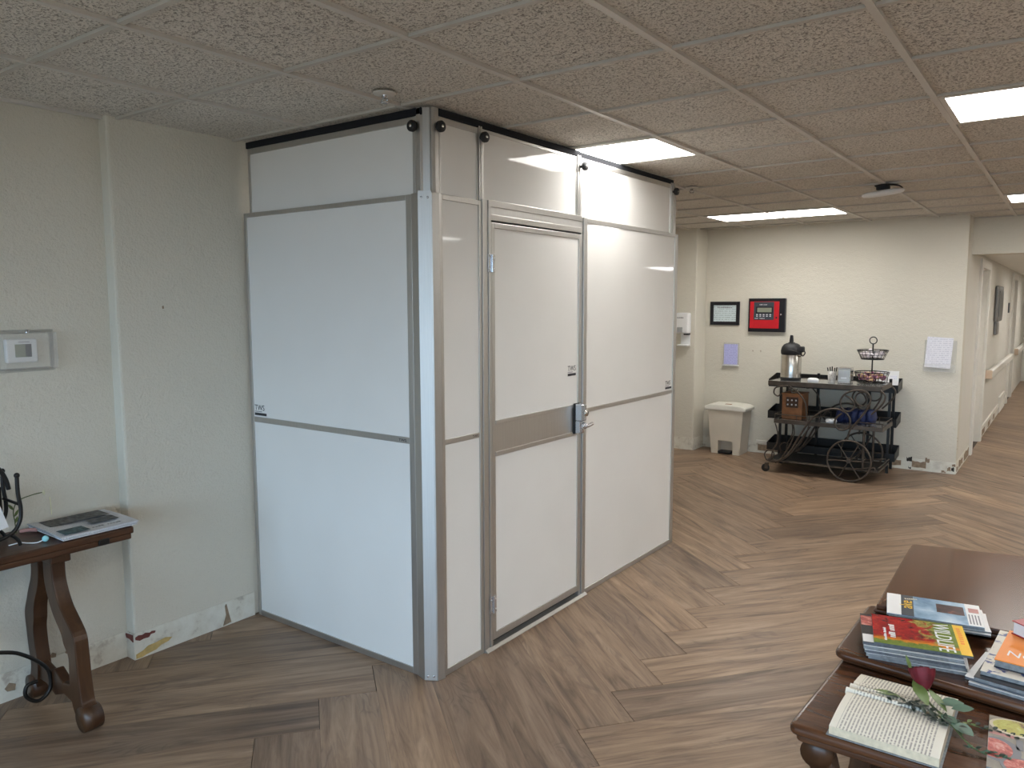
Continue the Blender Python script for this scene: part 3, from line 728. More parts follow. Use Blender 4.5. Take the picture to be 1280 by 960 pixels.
# ------------------------------------------------------------------ left wall: thermostat in clear guard
g = thing('thermostat_guard', 'clear plastic lock box mounted over the white thermostat', 'guard box', (XL, 1.43, 1.5))
y0, y1, z0, z1, x1 = 1.325, 1.535, 1.435, 1.592, XL+.075
def shell(yy0, yy1, zz0, zz1, xx0, xx1, t):
    m = MB(); m.box(xx0, xx1, yy0, yy0+t, zz0, zz1).box(xx0, xx1, yy1-t, yy1, zz0, zz1).box(xx0, xx1, yy0+t, yy1-t, zz0, zz0+t).box(xx0, xx1, yy0+t, yy1-t, zz1-t, zz1).box(xx1-t, xx1, yy0+t, yy1-t, zz0+t, zz1-t); return m
shell(y0, y1, z0, z1, XL+.008, x1, .004).build('clear_cover', 'clear_plastic', g, .002)
m = MB(); m.box(XL, XL+.010, y0-.012, y1+.012, z0-.012, z0+.006).box(XL, XL+.010, y0-.012, y1+.012, z1-.006, z1+.012).box(XL, XL+.010, y0-.012, y0+.006, z0+.006, z1-.006).box(XL, XL+.010, y1-.006, y1+.012, z0+.006, z1-.006)
m.build('base_ring', 'clear_plastic', g, .002)
MB().lathe([(.008, 0), (.008, .012), (.0001, .014)], (XL+.04, 1.43, z1), 14).build('lock_cylinder', 'chrome', g)
t = thing('thermostat', 'white digital thermostat with dark screen on left wall', 'thermostat', (XL, 1.42, 1.5))
box('thermostat_body', 'white_plastic', (XL+.001, XL+.03, 1.350, 1.472, 1.465, 1.565), t, .007, 3)
box('screen', 'lcd', (XL+.03, XL+.0315, 1.383, 1.423, 1.488, 1.543), t); box('screen_side', 'lcd_dark', (XL+.03, XL+.0315, 1.423, 1.447, 1.488, 1.543), t)
marks('brand_mark', 'xxxxxxxxx', .008, 'ink_grey', frame_M((XL+.0302, 1.398, 1.550), (0, 1, 0), (0, 0, 1)), t)

# ------------------------------------------------------------------ console table on the left
ct = thing('console_table', 'narrow dark wooden console table with carved legs against left wall', 'table', (-3.45, 1.0, 0))
X0, X1, YT0, YT1 = -3.628, -3.27, .10, 1.672
o = box('tabletop', 'console_wood', (X0, X1, YT0, YT1, .715, .745), ct, .006, 3)
box('top_moulding', 'console_wood', (X0+.01, X1-.008, YT0+.01, YT1-.008, .690, .715), ct, .005, 3)
box('corner_bracket', 'black_metal', (X1-.009, X1+.002, 1.52, 1.565, .695, .722), ct, .003)
def carved_leg(pts, wid, y0, y1, rings=()):
    # profile of a curved leg in the x-z plane, extruded across y
    c = spline([(x, 0, z) for x, z in pts], 6); L = []; Rr = []
    for i, p in enumerate(c):
        a = c[max(0, i-1)]; b = c[min(len(c)-1, i+1)]; t = (b-a).normalized(); n = Vector((t.z, 0, -t.x)); w = wid(i/(len(c)-1))
        L.append((p.x-n.x*w, p.z-n.z*w)); Rr.append((p.x+n.x*w, p.z+n.z*w))
    m = MB(); n = len(L); v = []
    for (a, b) in zip(L, Rr): v += [(a[0], y0, a[1]), (b[0], y0, b[1]), (b[0], y1, b[1]), (a[0], y1, a[1])]
    fs = [(3, 2, 1, 0), tuple(4*(n-1)+k for k in range(4))]
    for i in range(n-1):
        for k in range(4): l = (k+1) % 4; fs.append((4*i+k, 4*i+l, 4*i+4+l, 4*i+4+k))
    m.add(v, fs); return m
def recalc(o):
    b = bmesh.new(); b.from_mesh(o.data); bmesh.ops.recalc_face_normals(b, faces=b.faces[:]); b.to_mesh(o.data); b.free(); return o
wf = lambda t: .040+.012*math.exp(-((t-.48)/.06)**2)-.008*math.exp(-((t-.6)/.1)**2)+.006*t
def trestle(yc):
    y0, y1 = yc-.028, yc+.028
    # front leg (towards the room) and back leg
    f = recalc(carved_leg([(-3.355, .665), (-3.352, .57), (-3.305, .47), (-3.225, .385), (-3.185, .30), (-3.180, .19), (-3.165, .10), (-3.125, .055)], wf, y0, y1).build('leg', 'leg_wood', ct, .006))
    b = recalc(carved_leg([(-3.475, .665), (-3.485, .56), (-3.535, .46), (-3.565, .36), (-3.560, .25), (-3.545, .16), (-3.560, .09), (-3.575, .06)], lambda t: .034+.010*math.exp(-((t-.4)/.06)**2), y0, y1).build('leg', 'leg_wood', ct, .006))
    for o, x in ((f, -3.12), (b, -3.585)):
        MB().lathe([(.001, -.036), (.050, -.034), (.0505, .034), (.001, .036)], (x, yc, .052), 24, M=Matrix.Rotation(R(90), 4, 'X')).build('scroll_foot', 'leg_wood', o)
    box('leg_block', 'leg_wood', (-3.52, -3.30, yc-.035, yc+.045, .655, .690), ct, .006)
    MB().prism([(-3.56, .10), (-3.52, .18), (-3.44, .16), (-3.37, .19), (-3.30, .15), (-3.20, .17), (-3.19, .08), (-3.30, .10), (-3.38, .07), (-3.46, .10)], yc-.02, yc+.02, 'y').build('cross_brace', 'leg_wood', ct, .006)
trestle(1.375); trestle(.40)
rod = [(-3.40, .62, .46), (-3.40, .90, .40), (-3.40, 1.172, .323), (-3.40, 1.261, .276), (-3.40, 1.335, .197), (-3.40, 1.350, .13), (-3.40, 1.338, .085), (-3.40, 1.295, .065), (-3.40, 1.254, .103), (-3.40, 1.26, .146), (-3.40, 1.299, .150)]
tubeo('iron_stretcher', 'black_metal', spline(rod), .008, ct, 10)
tubeo('iron_stretcher', 'black_metal', spline([(x, .9+.9-y-.03, z) for x, y, z in rod[1:]]), .008, ct, 10)

np_ = thing('newspaper', 'folded newspaper with dark photos at the end of console table', 'newspaper', (-3.44, 1.54, .746))
for k, (dx, dz) in enumerate(((0, .0015), (.006, .007), (.003, .0125))):
    m = MB(); nx = 8; v = []; 
    ya, yb, xa, xb = 1.385-.004*k, 1.697+.004*k-.004, -3.600+dx, -3.278-dx
    top = []
    for a in range(nx+1):
        for b in range(nx+1):
            u, w = a/nx, b/nx
            z = .7515+dz+.004*math.sin(u*3.1)*math.sin(w*5+k)+.009*max(0, .25-w)*(k+1)*(1-u)
            top.append((xa+(xb-xa)*u, ya+(yb-ya)*w, z))
    N = (nx+1)**2; v = top+[(x, y, z-.004) for x, y, z in top]; fs = []
    for a in range(nx):
        for b in range(nx):
            i = a*(nx+1)+b; q = (i, i+nx+1, i+nx+2, i+1); fs.append(q); fs.append(tuple(N+j for j in reversed(q)))
    rim = [a*(nx+1) for a in range(nx+1)]+[nx*(nx+1)+b for b in range(1, nx+1)]+[a*(nx+1)+nx for a in range(nx-1, -1, -1)]+[b for b in range(nx-1, 0, -1)]
    for a, b in zip(rim, rim[1:]+rim[:1]): fs.append((b, a, N+a, N+b))
    m.add(v, fs, False); m.build('newspaper_sheet', 'news_print', np_)
zt = .7697
def flat(name, mat, x0, x1, y0, y1, z, par, t=.0012): return box(name, mat, (x0, x1, y0, y1, z, z+t), par)
flat('photo_print', 'photo_dark', -3.575, -3.465, 1.415, 1.665, zt, np_); flat('photo_print', 'photo_dark', -3.445, -3.375, 1.545, 1.660, zt, np_)
flat('photo_print', 'photo_teal', -3.375, -3.295, 1.40, 1.50, zt, np_)
marks('headline', 'xxxx xxxxx', .020, 'ink', frame_M((-3.302, 1.515, zt+.0012), (0, 1, 0), (-1, 0, 0)), np_)
# wire magazine rack with books
mr = thing('magazine_rack', 'black curled iron magazine rack cut by the left picture edge', 'magazine rack', (-3.42, 1.15, .746))
for k, x in enumerate((-3.36, -3.50)):
    pts = [(x, 1.262, 1.03), (x, 1.262, .96), (x, 1.268, .90), (x, 1.262, .85), (x, 1.235, .81), (x, 1.18, .79), (x, 1.11, .80), (x, 1.06, .85), (x, 1.05, .92), (x, 1.05, 1.02)]
    tubeo('side_hoop', 'black_metal', spline(pts), .008, mr, 8)
    tubeo('curved_foot', 'black_metal', spline([(x, 1.19, .79), (x, 1.225, .80), (x, 1.25, .775), (x, 1.258, .752)]), .007, mr, 8)
    tubeo('curved_foot', 'black_metal', spline([(x, 1.12, .80), (x, 1.085, .80), (x, 1.06, .775), (x, 1.052, .752)]), .007, mr, 8)
    MB().ball((x, 1.262, 1.035), .011).build('finial', 'black_metal', mr)
tubeo('handle_arch', 'black_metal', spline([(-3.43, 1.256, .97), (-3.43, 1.245, 1.02), (-3.43, 1.215, 1.07), (-3.43, 1.16, 1.10), (-3.43, 1.10, 1.07), (-3.43, 1.06, .98)]), .009, mr, 8)
box('back_plate', 'black_metal', (-3.508, -3.50, 1.06, 1.255, .86, .97), mr, .003)
for y in (1.05, 1.26, 1.15):
    tubeo('cross_bar', 'black_metal', [(-3.36, y, .80 if y == 1.15 else .92), (-3.50, y, .80 if y == 1.15 else .92)], .006, mr)
for k, (x, a, mt, lb) in enumerate(((-3.385, 5, 'paper_white', 'white booklet at the front of the black magazine rack'), (-3.415, 7, 'cover_blue', 'blue booklet in the middle of the black magazine rack'), (-3.445, 9, 'paper_cream', 'cream booklet at the back of the black magazine rack'))):
    bkt = thing('booklet', lb, 'booklet', (x, 1.15, .81), 'booklets in the magazine rack')
    M_ = Matrix.Translation((x, 1.155, .812)) @ Matrix.Rotation(R(14+3*k), 4, 'X') @ Matrix.Rotation(R(-a), 4, 'Y')
    for nm, mm, b in (('cover', mt, (.004, .006, -.075, .075, 0, .115)), ('page_block', 'page_edge', (-.004, .004, -.073, .073, .001, .113)), ('cover', mt, (-.006, -.004, -.075, .075, 0, .115))):
        mb = MB().box(*b); mb.v = [tuple(M_ @ Vector(p)) for p in mb.v]; mb.build(nm, mm, bkt)
gl = thing('bead_cord', 'white cord with pale blue bead lying beside the newspaper', 'cord', (-3.36, 1.33, .746))
tubeo('cord', 'white_plastic', spline([(-3.40, 1.23, .749), (-3.385, 1.265, .7545), (-3.37, 1.29, .750), (-3.35, 1.315, .749), (-3.345, 1.335, .755)]), .0025, gl, 6)
MB().ball((-3.345, 1.345, .759), .013).build('bead', 'bead_blue', gl)
pk = MB(); pk.tube(spline([(-3.56, 1.335, .754), (-3.54, 1.36, .757), (-3.52, 1.385, .755)]), .008, 8, rads=None)
tag(pk.build('rolled_ribbon', 'pink_cloth'), 'small dusty pink ribbon roll behind the newspaper', 'ribbon')
fs_ = thing('flower_sprig', 'thin artificial flower sprig with a pale bloom above console table', 'flower', (-3.55, 1.31, .746))
tubeo('stem', 'stem_green', spline([(-3.56, 1.32, .748), (-3.56, 1.318, .80), (-3.56, 1.315, .845), (-3.56, 1.335, .885), (-3.56, 1.39, .90), (-3.56, 1.43, .903)]), .0022, fs_, 6)
tubeo('stem', 'petal_white', spline([(-3.59, 1.475, .79), (-3.59, 1.474, .83), (-3.59, 1.472, .87)]), .0022, fs_, 6)
def leaf(mb, c, d, up, L, w, fold=.25):
    d = Vector(d).normalized(); s = d.cross(Vector(up)).normalized(); n = s.cross(d); c = Vector(c)
    rows = [(0, .02), (.2, .6), (.45, 1), (.7, .8), (.9, .35), (1, .02)]; v = []
    for t, k in rows:
        p = c+d*(L*t)+n*(-.25*L*t*t*fold)
        v += [p-s*(w*k)+n*(w*k*fold), p, p+s*(w*k)+n*(w*k*fold)]
    off = [q-n*.0006 for q in v]; fs = []; N = len(v)
    for i in range(len(rows)-1):
        for k in (0, 1):
            q = (3*i+k, 3*i+k+1, 3*i+4+k, 3*i+3+k); fs.append(q); fs.append(tuple(N+j for j in reversed(q)))
    mb.add(v+off, fs, True); return mb
for dz, dy in ((.82, .02), (.85, -.02), (.79, .015)):
    leaf(MB(), (-3.56, 1.316, dz), (0, dy, .03), (1, 0, 0), .035, .006).build('leaf', 'leaf_rose', fs_)
for k in range(6):
    a = k*math.pi/3; leaf(MB(), (-3.56, 1.43, .903), (math.cos(a)*.7, .5, math.sin(a)*.7), (0, 1, 0), .016, .005).build('petal', 'petal_white', fs_)

# ------------------------------------------------------------------ nesting tables on the right
def bull(poly, z0, z1, name, mat, par, bev): return MB().prism(poly, z0, z1).build(name, mat, par, bev, 4)
def rounded(poly, r, which):
    out = []; n = len(poly)
    for i, p in enumerate(poly):
        if i not in which: out.append(p); continue
        p = Vector(p); a = (Vector(poly[i-1])-p).normalized(); b = (Vector(poly[(i+1) % n])-p).normalized()
        for k in range(6):
            t = k/5; q = (p+a*r)*(1-t)**2+p*2*t*(1-t)+(p+b*r)*t*t; out.append(tuple(q))
    return out
TA = thing('nesting_table', 'tallest dark wood nesting table, bare top, farthest from camera', 'table', (-.15, 3.3, 0), 'nest of dark wood tables')
pa = [(-.509, 2.905), (.22, 2.905), (.25, 3.90), (-.524, 3.750)]
bull(rounded(pa, .03, (3,)), .622, .640, 'tabletop', 'walnut_gloss', TA, .004)
bull(rounded([(-.517, 2.90), (.23, 2.90), (.26, 3.91), (-.533, 3.758)], .03, (3,)), .610, .622, 'top_moulding', 'walnut_side', TA, .004)
TBt = thing('nesting_table', 'middle nesting table carrying the magazine stacks', 'table', (-.15, 2.75, 0), 'nest of dark wood tables')
pb = [(-.560, 2.512), (.24, 2.425), (.24, 2.99), (-.552, 2.99)]
bull(rounded(pb, .035, (0, 3)), .578, .604, 'tabletop', 'walnut_side', TBt, .011)
bull([(-.535, 2.53), (.22, 2.45), (.22, 2.97), (-.53, 2.97)], .566, .579, 'apron', 'walnut_side', TBt, .004)
TC = thing('nesting_table', 'lowest nesting table with the open book, nearest camera', 'table', (-.15, 2.3, 0), 'nest of dark wood tables')
pc = [(-.570, 2.062), (.24, 2.065), (.24, 2.60), (-.545, 2.60)]
bull(rounded(pc, .03, (0,)), .530, .5628, 'tabletop', 'walnut_side', TC, .014)
bull(rounded([(-.555, 2.078), (.225, 2.08), (.225, 2.58), (-.53, 2.58)], .025, (0,)), .510, .531, 'top_moulding', 'walnut_side', TC, .006)
def nest_legs(T, x0, x1, y0, y1, zt, r):
    for x, sx in ((x0, -1), (x1, 1)):
        for y in (y0, y1):
            pts = [(x, zt-.004), (x-sx*.03, zt-.10), (x-sx*.045, zt*.55), (x-sx*.015, zt*.28), (x-sx*.0, .06), (x+sx*.012, .02)]
            recalc(carved_leg(pts, lambda t: r*(1-.35*t), y-r*.8, y+r*.8).build('leg', 'leg_wood', T, .005))
            MB().lathe([(.001, -r*.85), (r*1.25, -r*.8), (r*1.25, r*.8), (.001, r*.85)], (x-sx*.005, y, zt-r*.9), 20, M=Matrix.Rotation(R(90), 4, 'X')).build('scroll', 'leg_wood', T)
nest_legs(TA, -.44, .15, 3.10, 3.66, .612, .03); nest_legs(TBt, -.455, .13, 2.66, 2.86, .568, .03); nest_legs(TC, -.505, .15, 2.12, 2.50, .512, .034)
for T, y, z, x0, x1 in ((TA, 3.66, .25, -.40, .11), (TBt, 2.86, .22, -.41, .09), (TC, 2.50, .18, -.47, .11)):
    box('stretcher', 'leg_wood', (x0, x1, y-.012, y+.012, z-.02, z+.02), T, .004)
    box('back_rail', 'leg_wood', (x0-.02, x1+.02, y-.010, y+.010, {TA: .575, TBt: .53, TC: .475}[T], {TA: .611, TBt: .567, TC: .511}[T]), T, .003)

def magazine(label, cx, cy, z, w, d, t, rot, cover, group, edge='mag_edge', name='magazine'):
    T = thing(name, label, 'magazine', (cx, cy, z), group, R(rot))
    MB().box(-w/2, w/2, -d/2, d/2, 0, t*.12).build('back_cover', edge, T, local=True)
    MB().box(-w/2+.001, w/2-.002, -d/2+.001, d/2-.002, t*.12, t*.88).build('page_block', edge, T, local=True)
    c = MB().box(0, w, 0, d, t*.88, t).build('front_cover', cover, T, local=True); c.location = (-w/2, -d/2, 0)
    return T
G1 = 'magazines in the stack under the red feather cover'
zz = .6045
for k, (dx, dy, t, rot, e, lb) in enumerate(((.012, .004, .010, 10, 'mag_edge', 'bottom magazine of the stack with the red feather cover on top'),
        (.0, .0, .011, 13, 'mag_edge', 'second magazine up in the red feather cover stack'),
        (-.002, -.004, .010, 12, 'mag_edge_dark', 'third magazine up in the red feather cover stack'),
        (-.008, -.001, .012, 13, 'mag_edge', 'fourth magazine up in the red feather cover stack'),
        (-.014, .004, .008, 14, 'mag_edge_dark', 'black covered magazine peeking out left beneath the red feather cover'))):
    T = magazine(lb, -.355+dx, 2.653+dy, zz, .275, .24, t, rot, 'alarm_black' if k == 4 else 'paper_white', G1, e); zz += t+.0004
    if k == 4:
        MB().box(-.1365, -.105, -.115, -.055, .0081, .0086).build('address_label', 'paper_white', T, local=True)
        MB().box(-.1365, -.095, .02, .10, .0081, .0086).build('photo_print', 'food_red', T, local=True)
Wm = magazine('top magazine reading WILDLIFE with red feathered bird cover', -.338, 2.655, zz, .268, .235, .007, 13, 'wildlife_cover', G1, 'mag_edge_dark')
zc = .0071
text('cover_title', 'WILDLIFE', .066, 'paper_white', frame_M((.046, .108, zc), (0, -1, 0), (1, 0, 0)), Wm, .78, local=True)
MB().box(.103, .133, -.1165, .1165, zc, zc+.0005).build('yellow_band', 'cover_yellow', Wm, local=True)
marks('band_print', 'xxxxxxxx', .022, 'cover_orange', frame_M((.111, .09, zc+.0005), (0, -1, 0), (1, 0, 0)), Wm, 1.2, local=True)
marks('side_print', 'xxxx xxxxx', .028, 'paper_white', frame_M((-.070, -.06, zc), (0, 1, 0), (-1, 0, 0)), Wm, .62, local=True)
marks('side_print', 'xxxxxxxxx xxxxxxx', .012, 'paper_white', frame_M((-.096, -.09, zc), (0, 1, 0), (-1, 0, 0)), Wm, .8, local=True)
G2 = 'magazines in the stack behind the red feather cover'
zz = .6415
for k, (dx, dy, t, rot, e, cov, lb) in enumerate(((.02, .003, .006, 9, 'mag_edge_dark', 'paper_white', 'lowest magazine of the stack behind the red feather cover'),
        (.015, .006, .006, 13, 'mag_edge', 'paper_white', 'tilted white magazine under the blue car cover'),
        (.0, .006, .006, 11, 'mag_edge', 'paper_white', 'white magazine just beneath the blue car cover'))):
    # the rear stack lies on the bare table's front edge
    magazine(lb, -.328+dx, 2.888+dy, zz, .28, .195, t, rot, cov, G2, e); zz += t+.0005
Cm = magazine('magazine with blue cover, yellow letters and dark car', -.330, 2.892, zz, .285, .20, .007, 10, 'cover_blue', G2, 'mag_edge')
MB().box(-.142, -.098, -.0995, .0995, zc, zc+.0004).build('white_margin', 'paper_white', Cm, local=True)
MB().box(-.098, -.060, -.0995, .0995, zc, zc+.0004).build('dark_band', 'alarm_grey', Cm, local=True)
text('cover_title', 'ake', .056, 'cover_yellow', frame_M((-.064, -.03, zc+.0004), (0, 1, 0), (-1, 0, 0)), Cm, 1.0, local=True)
marks('cover_print', 'xxxxxx', .016, 'paper_cream', frame_M((-.085, .058, zc+.0004), (1, .25, 0), (-.25, 1, 0)), Cm, .7, local=True)
MB().box(.01, .092, -.02, .06, zc, zc+.0004).build('car_photo', 'cover_car', Cm, local=True)
MB().box(.098, .142, -.0995, .0995, zc, zc+.0004).build('white_margin', 'paper_white', Cm, local=True)
MB().box(.106, .136, .02, .06, zc+.0004, zc+.0008).build('print_block', 'pink_cloth', Cm, local=True)
for k in range(4): MB().box(.103+k*.009, .107+k*.009, -.085, .0, zc+.0004, zc+.0008).build('print_line', 'ink_grey', Cm, local=True)
# right pile: magazines, porcelain patterned book, orange book, red book
G3 = 'printed pile at the right picture edge'
zz = .6045
for k, (dx, dy, t, rot, cov, lb) in enumerate(((.0, .0, .009, -6, 'paper_white', 'bottom magazine of the right hand pile'), (-.006, .006, .009, -9, 'paper_white', 'second magazine of the right hand pile'),
        (.014, -.004, .010, -7, 'alarm_black', 'dark magazine of the right hand pile under the porcelain pattern cover'))):
    magazine(lb, -.05+dx, 2.60+dy, zz, .25, .22, t, rot, cov, G3, 'mag_edge' if k != 1 else 'mag_edge_dark'); zz += t+.0006
zp = zz
magazine('cream booklet with blue porcelain pattern under the orange book', -.035, 2.70, zz, .225, .36, .012, -4, 'cover_porcelain', G3, 'mag_edge'); zz += .0126
ob = thing('hardback_book', 'orange book with white lettering in the right hand pile', 'book', (-.015, 2.68, zz), G3, R(-5))
MB().box(-.105, .105, -.115, .145, 0, .003).build('back_cover', 'alarm_black', ob, local=True)
MB().box(-.103, .102, -.113, .143, .003, .022).build('page_block', 'mag_edge', ob, local=True)
MB().box(-.105, .105, -.115, .145, .022, .025).build('front_cover', 'cover_orange', ob, local=True)
text('cover_title', 'NO', .058, 'paper_white', frame_M((-.085, -.065, .025), (1, 0, 0), (0, 1, 0)), ob, .85, local=True)
zz += .0255
rb = thing('hardback_book', 'thick red hardback lying on the orange book', 'book', (.045, 2.80, zz), G3, R(-38))
MB().box(-.12, .12, -.085, .085, 0, .003).build('back_cover', 'cover_red', rb, .001, local=True)
MB().box(-.116, .116, -.080, .085, .003, .040).build('page_block', 'ink_grey' if False else 'paper_white', rb, local=True)
MB().box(-.12, .12, -.085, .085, .040, .043).build('front_cover', 'cover_red', rb, .001, local=True)
MB().box(-.12, .12, .085, .089, 0, .043).build('spine', 'cover_red', rb, local=True)
MB().box(-.06, .10, -.06, .05, .043, .0436).build('cover_photo', 'cover_car', rb, local=True)

# open book on the lowest table
OB = thing('open_book', 'open book with cream pages lying on the lowest nesting table', 'book', (-.33, 2.25, .546))
OB.rotation_euler = (0, 0, 0)
zb = .5462
box('cover', 'mag_edge', (-.470, -.198, 2.063, 2.462, zb, zb+.003), OB, .001)
def pageblock(y0, y1, h0, h1, name='page_block', n=8):
    # block of pages rising to the spine, arched surface; x is the page height
    pr = []
    for i in range(n+1):
        t = i/n; pr.append((y0+(y1-y0)*t, zb+.003+h0+(h1-h0)*t+.006*math.sin(math.pi*t)))
    poly = [(y0, zb+.003)]+pr+[(y1, zb+.003)]
    o = MB().prism(poly, -.464, -.204, 'x').build(name, 'page_edge', OB)
    v = []; fs = []
    for i, (y, z) in enumerate(pr): v += [(-.464, y, z+.0006), (-.204, y, z+.0006)]
    for i in range(n): fs.append((2*i, 2*i+1, 2*i+3, 2*i+2))
    m = MB(); m.add(v, fs, True); m.add([(a, b, c-.0005) for a, b, c in v], [tuple(reversed(f)) for f in fs], True)
    m.build('printed_page', 'book_print', OB)
pageblock(2.068, 2.268, .022, .030)
pageblock(2.455, 2.30, .008, .022)
for k, (yc, zc_, w) in enumerate(((2.285, .032, .012), (2.318, .030, .013), (2.348, .026, .012))):
    # standing curled leaves beside the gutter
    v = []; fs = []; n = 8
    for i in range(n+1):
        a = math.pi*i/n*.85; y = yc-math.cos(a)*w; z = zb+zc_-.006+math.sin(a)*.014
        v += [(-.470+.004*k, y, z), (-.268+.01*k, y, z-.002)]
    for i in range(n): fs.append((2*i, 2*i+1, 2*i+3, 2*i+2))
    m = MB(); m.add(v, fs, True); m.add([(a, b, c-.0006) for a, b, c in v], [tuple(reversed(f)) for f in fs], True)
    m.build('curled_page', 'book_print', OB)
# rose and eucalyptus
RS = thing('rose', 'dark red rose with green leaves lying across the open book', 'flower', (-.29, 2.36, .60))
rc = Vector((-.285, 2.37, .628)); ax = Vector((-.25, .45, .85)).normalized(); Mr = ax.to_track_quat('Z', 'Y').to_matrix().to_4x4()
def petal(r, h, a0, span, flare, par):
    v = []; fs = []; n = 8; mrows = 5
    for j in range(mrows+1):
        t = j/mrows; rr = r*(.35+.75*math.sin(min(1, t*1.15)*math.pi*.5)+flare*t**3)
        for i in range(n+1):
            s = i/n; a = a0+(s-.5)*span; edge = 1-.16*(2*s-1)**2*t
            v.append(rc+Mr.to_3x3() @ Vector((rr*math.cos(a), rr*math.sin(a), (h*t-.028)*edge)))
    for j in range(mrows):
        for i in range(n): q = j*(n+1)+i; fs.append((q, q+1, q+n+2, q+n+1))
    m = MB(); m.add(v, fs, True); m.add([x*.97+rc*.03 for x in v], [tuple(reversed(f)) for f in fs], True); m.build('petal', 'rose_red', par)
for k in range(5): petal(.029, .058, k*2*math.pi/5, 1.7, .12, RS)
for k in range(4): petal(.020, .062, .5+k*2*math.pi/4, 2.0, -.05, RS)
for k in range(3): petal(.011, .064, 1.1+k*2*math.pi/3, 2.4, -.15, RS)
stem = spline([tuple(rc-ax*.02), tuple(rc-ax*.045), (-.25, 2.30, .59), (-.20, 2.25, .585), (-.17, 2.22, .575)])
tubeo('stem', 'stem_green', stem, .003, RS, 8)
for c, d, L, w in (((-.31, 2.36, .625), (.42, -.62, -.22), .095, .019), ((-.27, 2.35, .615), (.55, -.6, -.2), .085, .012), ((-.32, 2.40, .63), (-.35, .5, .6), .05, .006), ((-.33, 2.315, .585), (-1, .1, -.02), .085, .015)):
    leaf(MB(), c, d, (0, 0, 1), L, w, .2).build('leaf', 'leaf_rose', RS)
EU = thing('eucalyptus_sprig', 'green eucalyptus sprig with round leaves beside the rose', 'plant', (-.2, 2.25, .58))
tubeo('stem', 'stem_green', spline([(-.30, 2.29, .592), (-.25, 2.275, .588), (-.20, 2.235, .585), (-.155, 2.20, .565), (-.12, 2.20, .551), (-.075, 2.205, .551)]), .002, EU, 6)
for c, d, L, w in (((-.235, 2.31, .600), (.85, .45, .10), .062, .026), ((-.205, 2.29, .603), (.8, .3, .15), .055, .022), ((-.20, 2.235, .595), (.75, -.35, -.12), .062, .025), ((-.225, 2.265, .592), (.6, -.6, .1), .055, .018)):
    leaf(MB(), c, d, (0, 0, 1), L, w, .12).build('round_leaf', 'leaf_euc', EU)
random.seed(3)
for k in range(46):
    t = random.random(); c = Vector((-.33, 2.285, .590)).lerp(Vector((-.19, 2.225, .588)), t)+Vector((random.uniform(-.02, .02), random.uniform(-.022, .02), random.uniform(-.002, .012)))
    leaf(MB(), c, (random.uniform(-1, 1), random.uniform(-1, .6), random.uniform(-.1, .35)), (0, 0, 1), random.uniform(.016, .03), random.uniform(.004, .008)).build('small_leaf', 'leaf_dark', EU)
for k in range(12):
    c = (-.165+k*.0085, 2.205+random.uniform(-.008, .008), .5535)
    leaf(MB(), c, (.5, random.uniform(-1, 1), .25), (0, 0, 1), .018, .006).build('small_leaf', 'leaf_euc' if k % 3 else 'leaf_dark', EU)
SP = thing('small_leaf_sprig', 'thin leafy twig on bare wood right of the rose', 'plant', (-.13, 2.33, .547))
tubeo('stem', 'stem_green', spline([(-.178, 2.335, .553), (-.14, 2.335, .551), (-.09, 2.345, .551), (-.04, 2.335, .551)]), .0015, SP, 6)
for k in range(14):
    c = (-.18+k*.010, 2.336+.004*math.sin(k), .553); leaf(MB(), c, (.6, 1 if k % 2 else -1, .3), (0, 0, 1), .018, .0055).build('small_leaf', 'leaf_rose' if k < 3 else 'leaf_dark', SP)
fm = magazine('magazine with food bowls cover at the lower right picture edge', -.01, 2.285, .5462, .215, .285, .007, 3, 'food_table', None, 'mag_edge')
DZ = [.0003]
def dish(cx, cy, rx, ry, mat, a0=0, a1=2*math.pi):
    n = 24; pts = [(cx+rx*math.cos(a0+(a1-a0)*i/n), cy+ry*math.sin(a0+(a1-a0)*i/n)) for i in range(n)]
    pts = clip(pts, -.1065, .1065, -.1415, .1415)
    DZ[0] += .0003
    MB().prism(pts, zc, zc+DZ[0]).build('photo_print', mat, fm, local=True)
dish(-.085, -.040, .052, .062, 'ink_grey'); dish(-.092, -.040, .040, .050, 'food_red'); dish(-.03, -.105, .05, .045, 'ink_grey'); dish(-.03, -.105, .042, .037, 'food_red')
dish(-.045, .095, .062, .045, 'paper_cream'); dish(-.045, .095, .054, .038, 'food_salad'); dish(.02, -.05, .03, .025, 'cover_orange')
MB().box(-.045, -.03, -.02, .035, zc, zc+.0006).build('photo_print', 'ink_grey', fm, local=True); MB().box(-.105, -.05, .035, .05, zc, zc+.0006).build('photo_print', 'pink_cloth', fm, local=True)

for o in (OB, RS, EU, SP, fm): o.location.z += .0172

# ------------------------------------------------------------------ back wall items
def frame_y(y, x0, x1, z0, z1, w, name, mat, par, d=.02):
    m = MB(); m.box(x0, x0+w, y-d, y, z0, z1).box(x1-w, x1, y-d, y, z0, z1).box(x0+w, x1-w, y-d, y, z0, z0+w).box(x0+w, x1-w, y-d, y, z1-w, z1); return m.build(name, mat, par, .003)
t = thing('framed_certificate', 'pale certificate in a black frame on the back wall', 'picture', (-3.28, YB, 1.59))
frame_y(YB-.001, -3.455, -3.105, 1.455, 1.725, .04, 'picture_frame', 'alarm_black', t); box('certificate', 'cert_print', (-3.415, -3.145, YB-.008, YB-.001, 1.495, 1.685), t)
marks('certificate_title', 'xxxxxxxxxxx', .026, 'ink_grey', frame_M((-3.28, YB-.0085, 1.650), (1, 0, 0), (0, 0, 1)), t, align='CENTER')
a = thing('fire_alarm_panel', 'red fire alarm panel with keypad in a black surround', 'alarm panel', (-2.79, YB, 1.57))
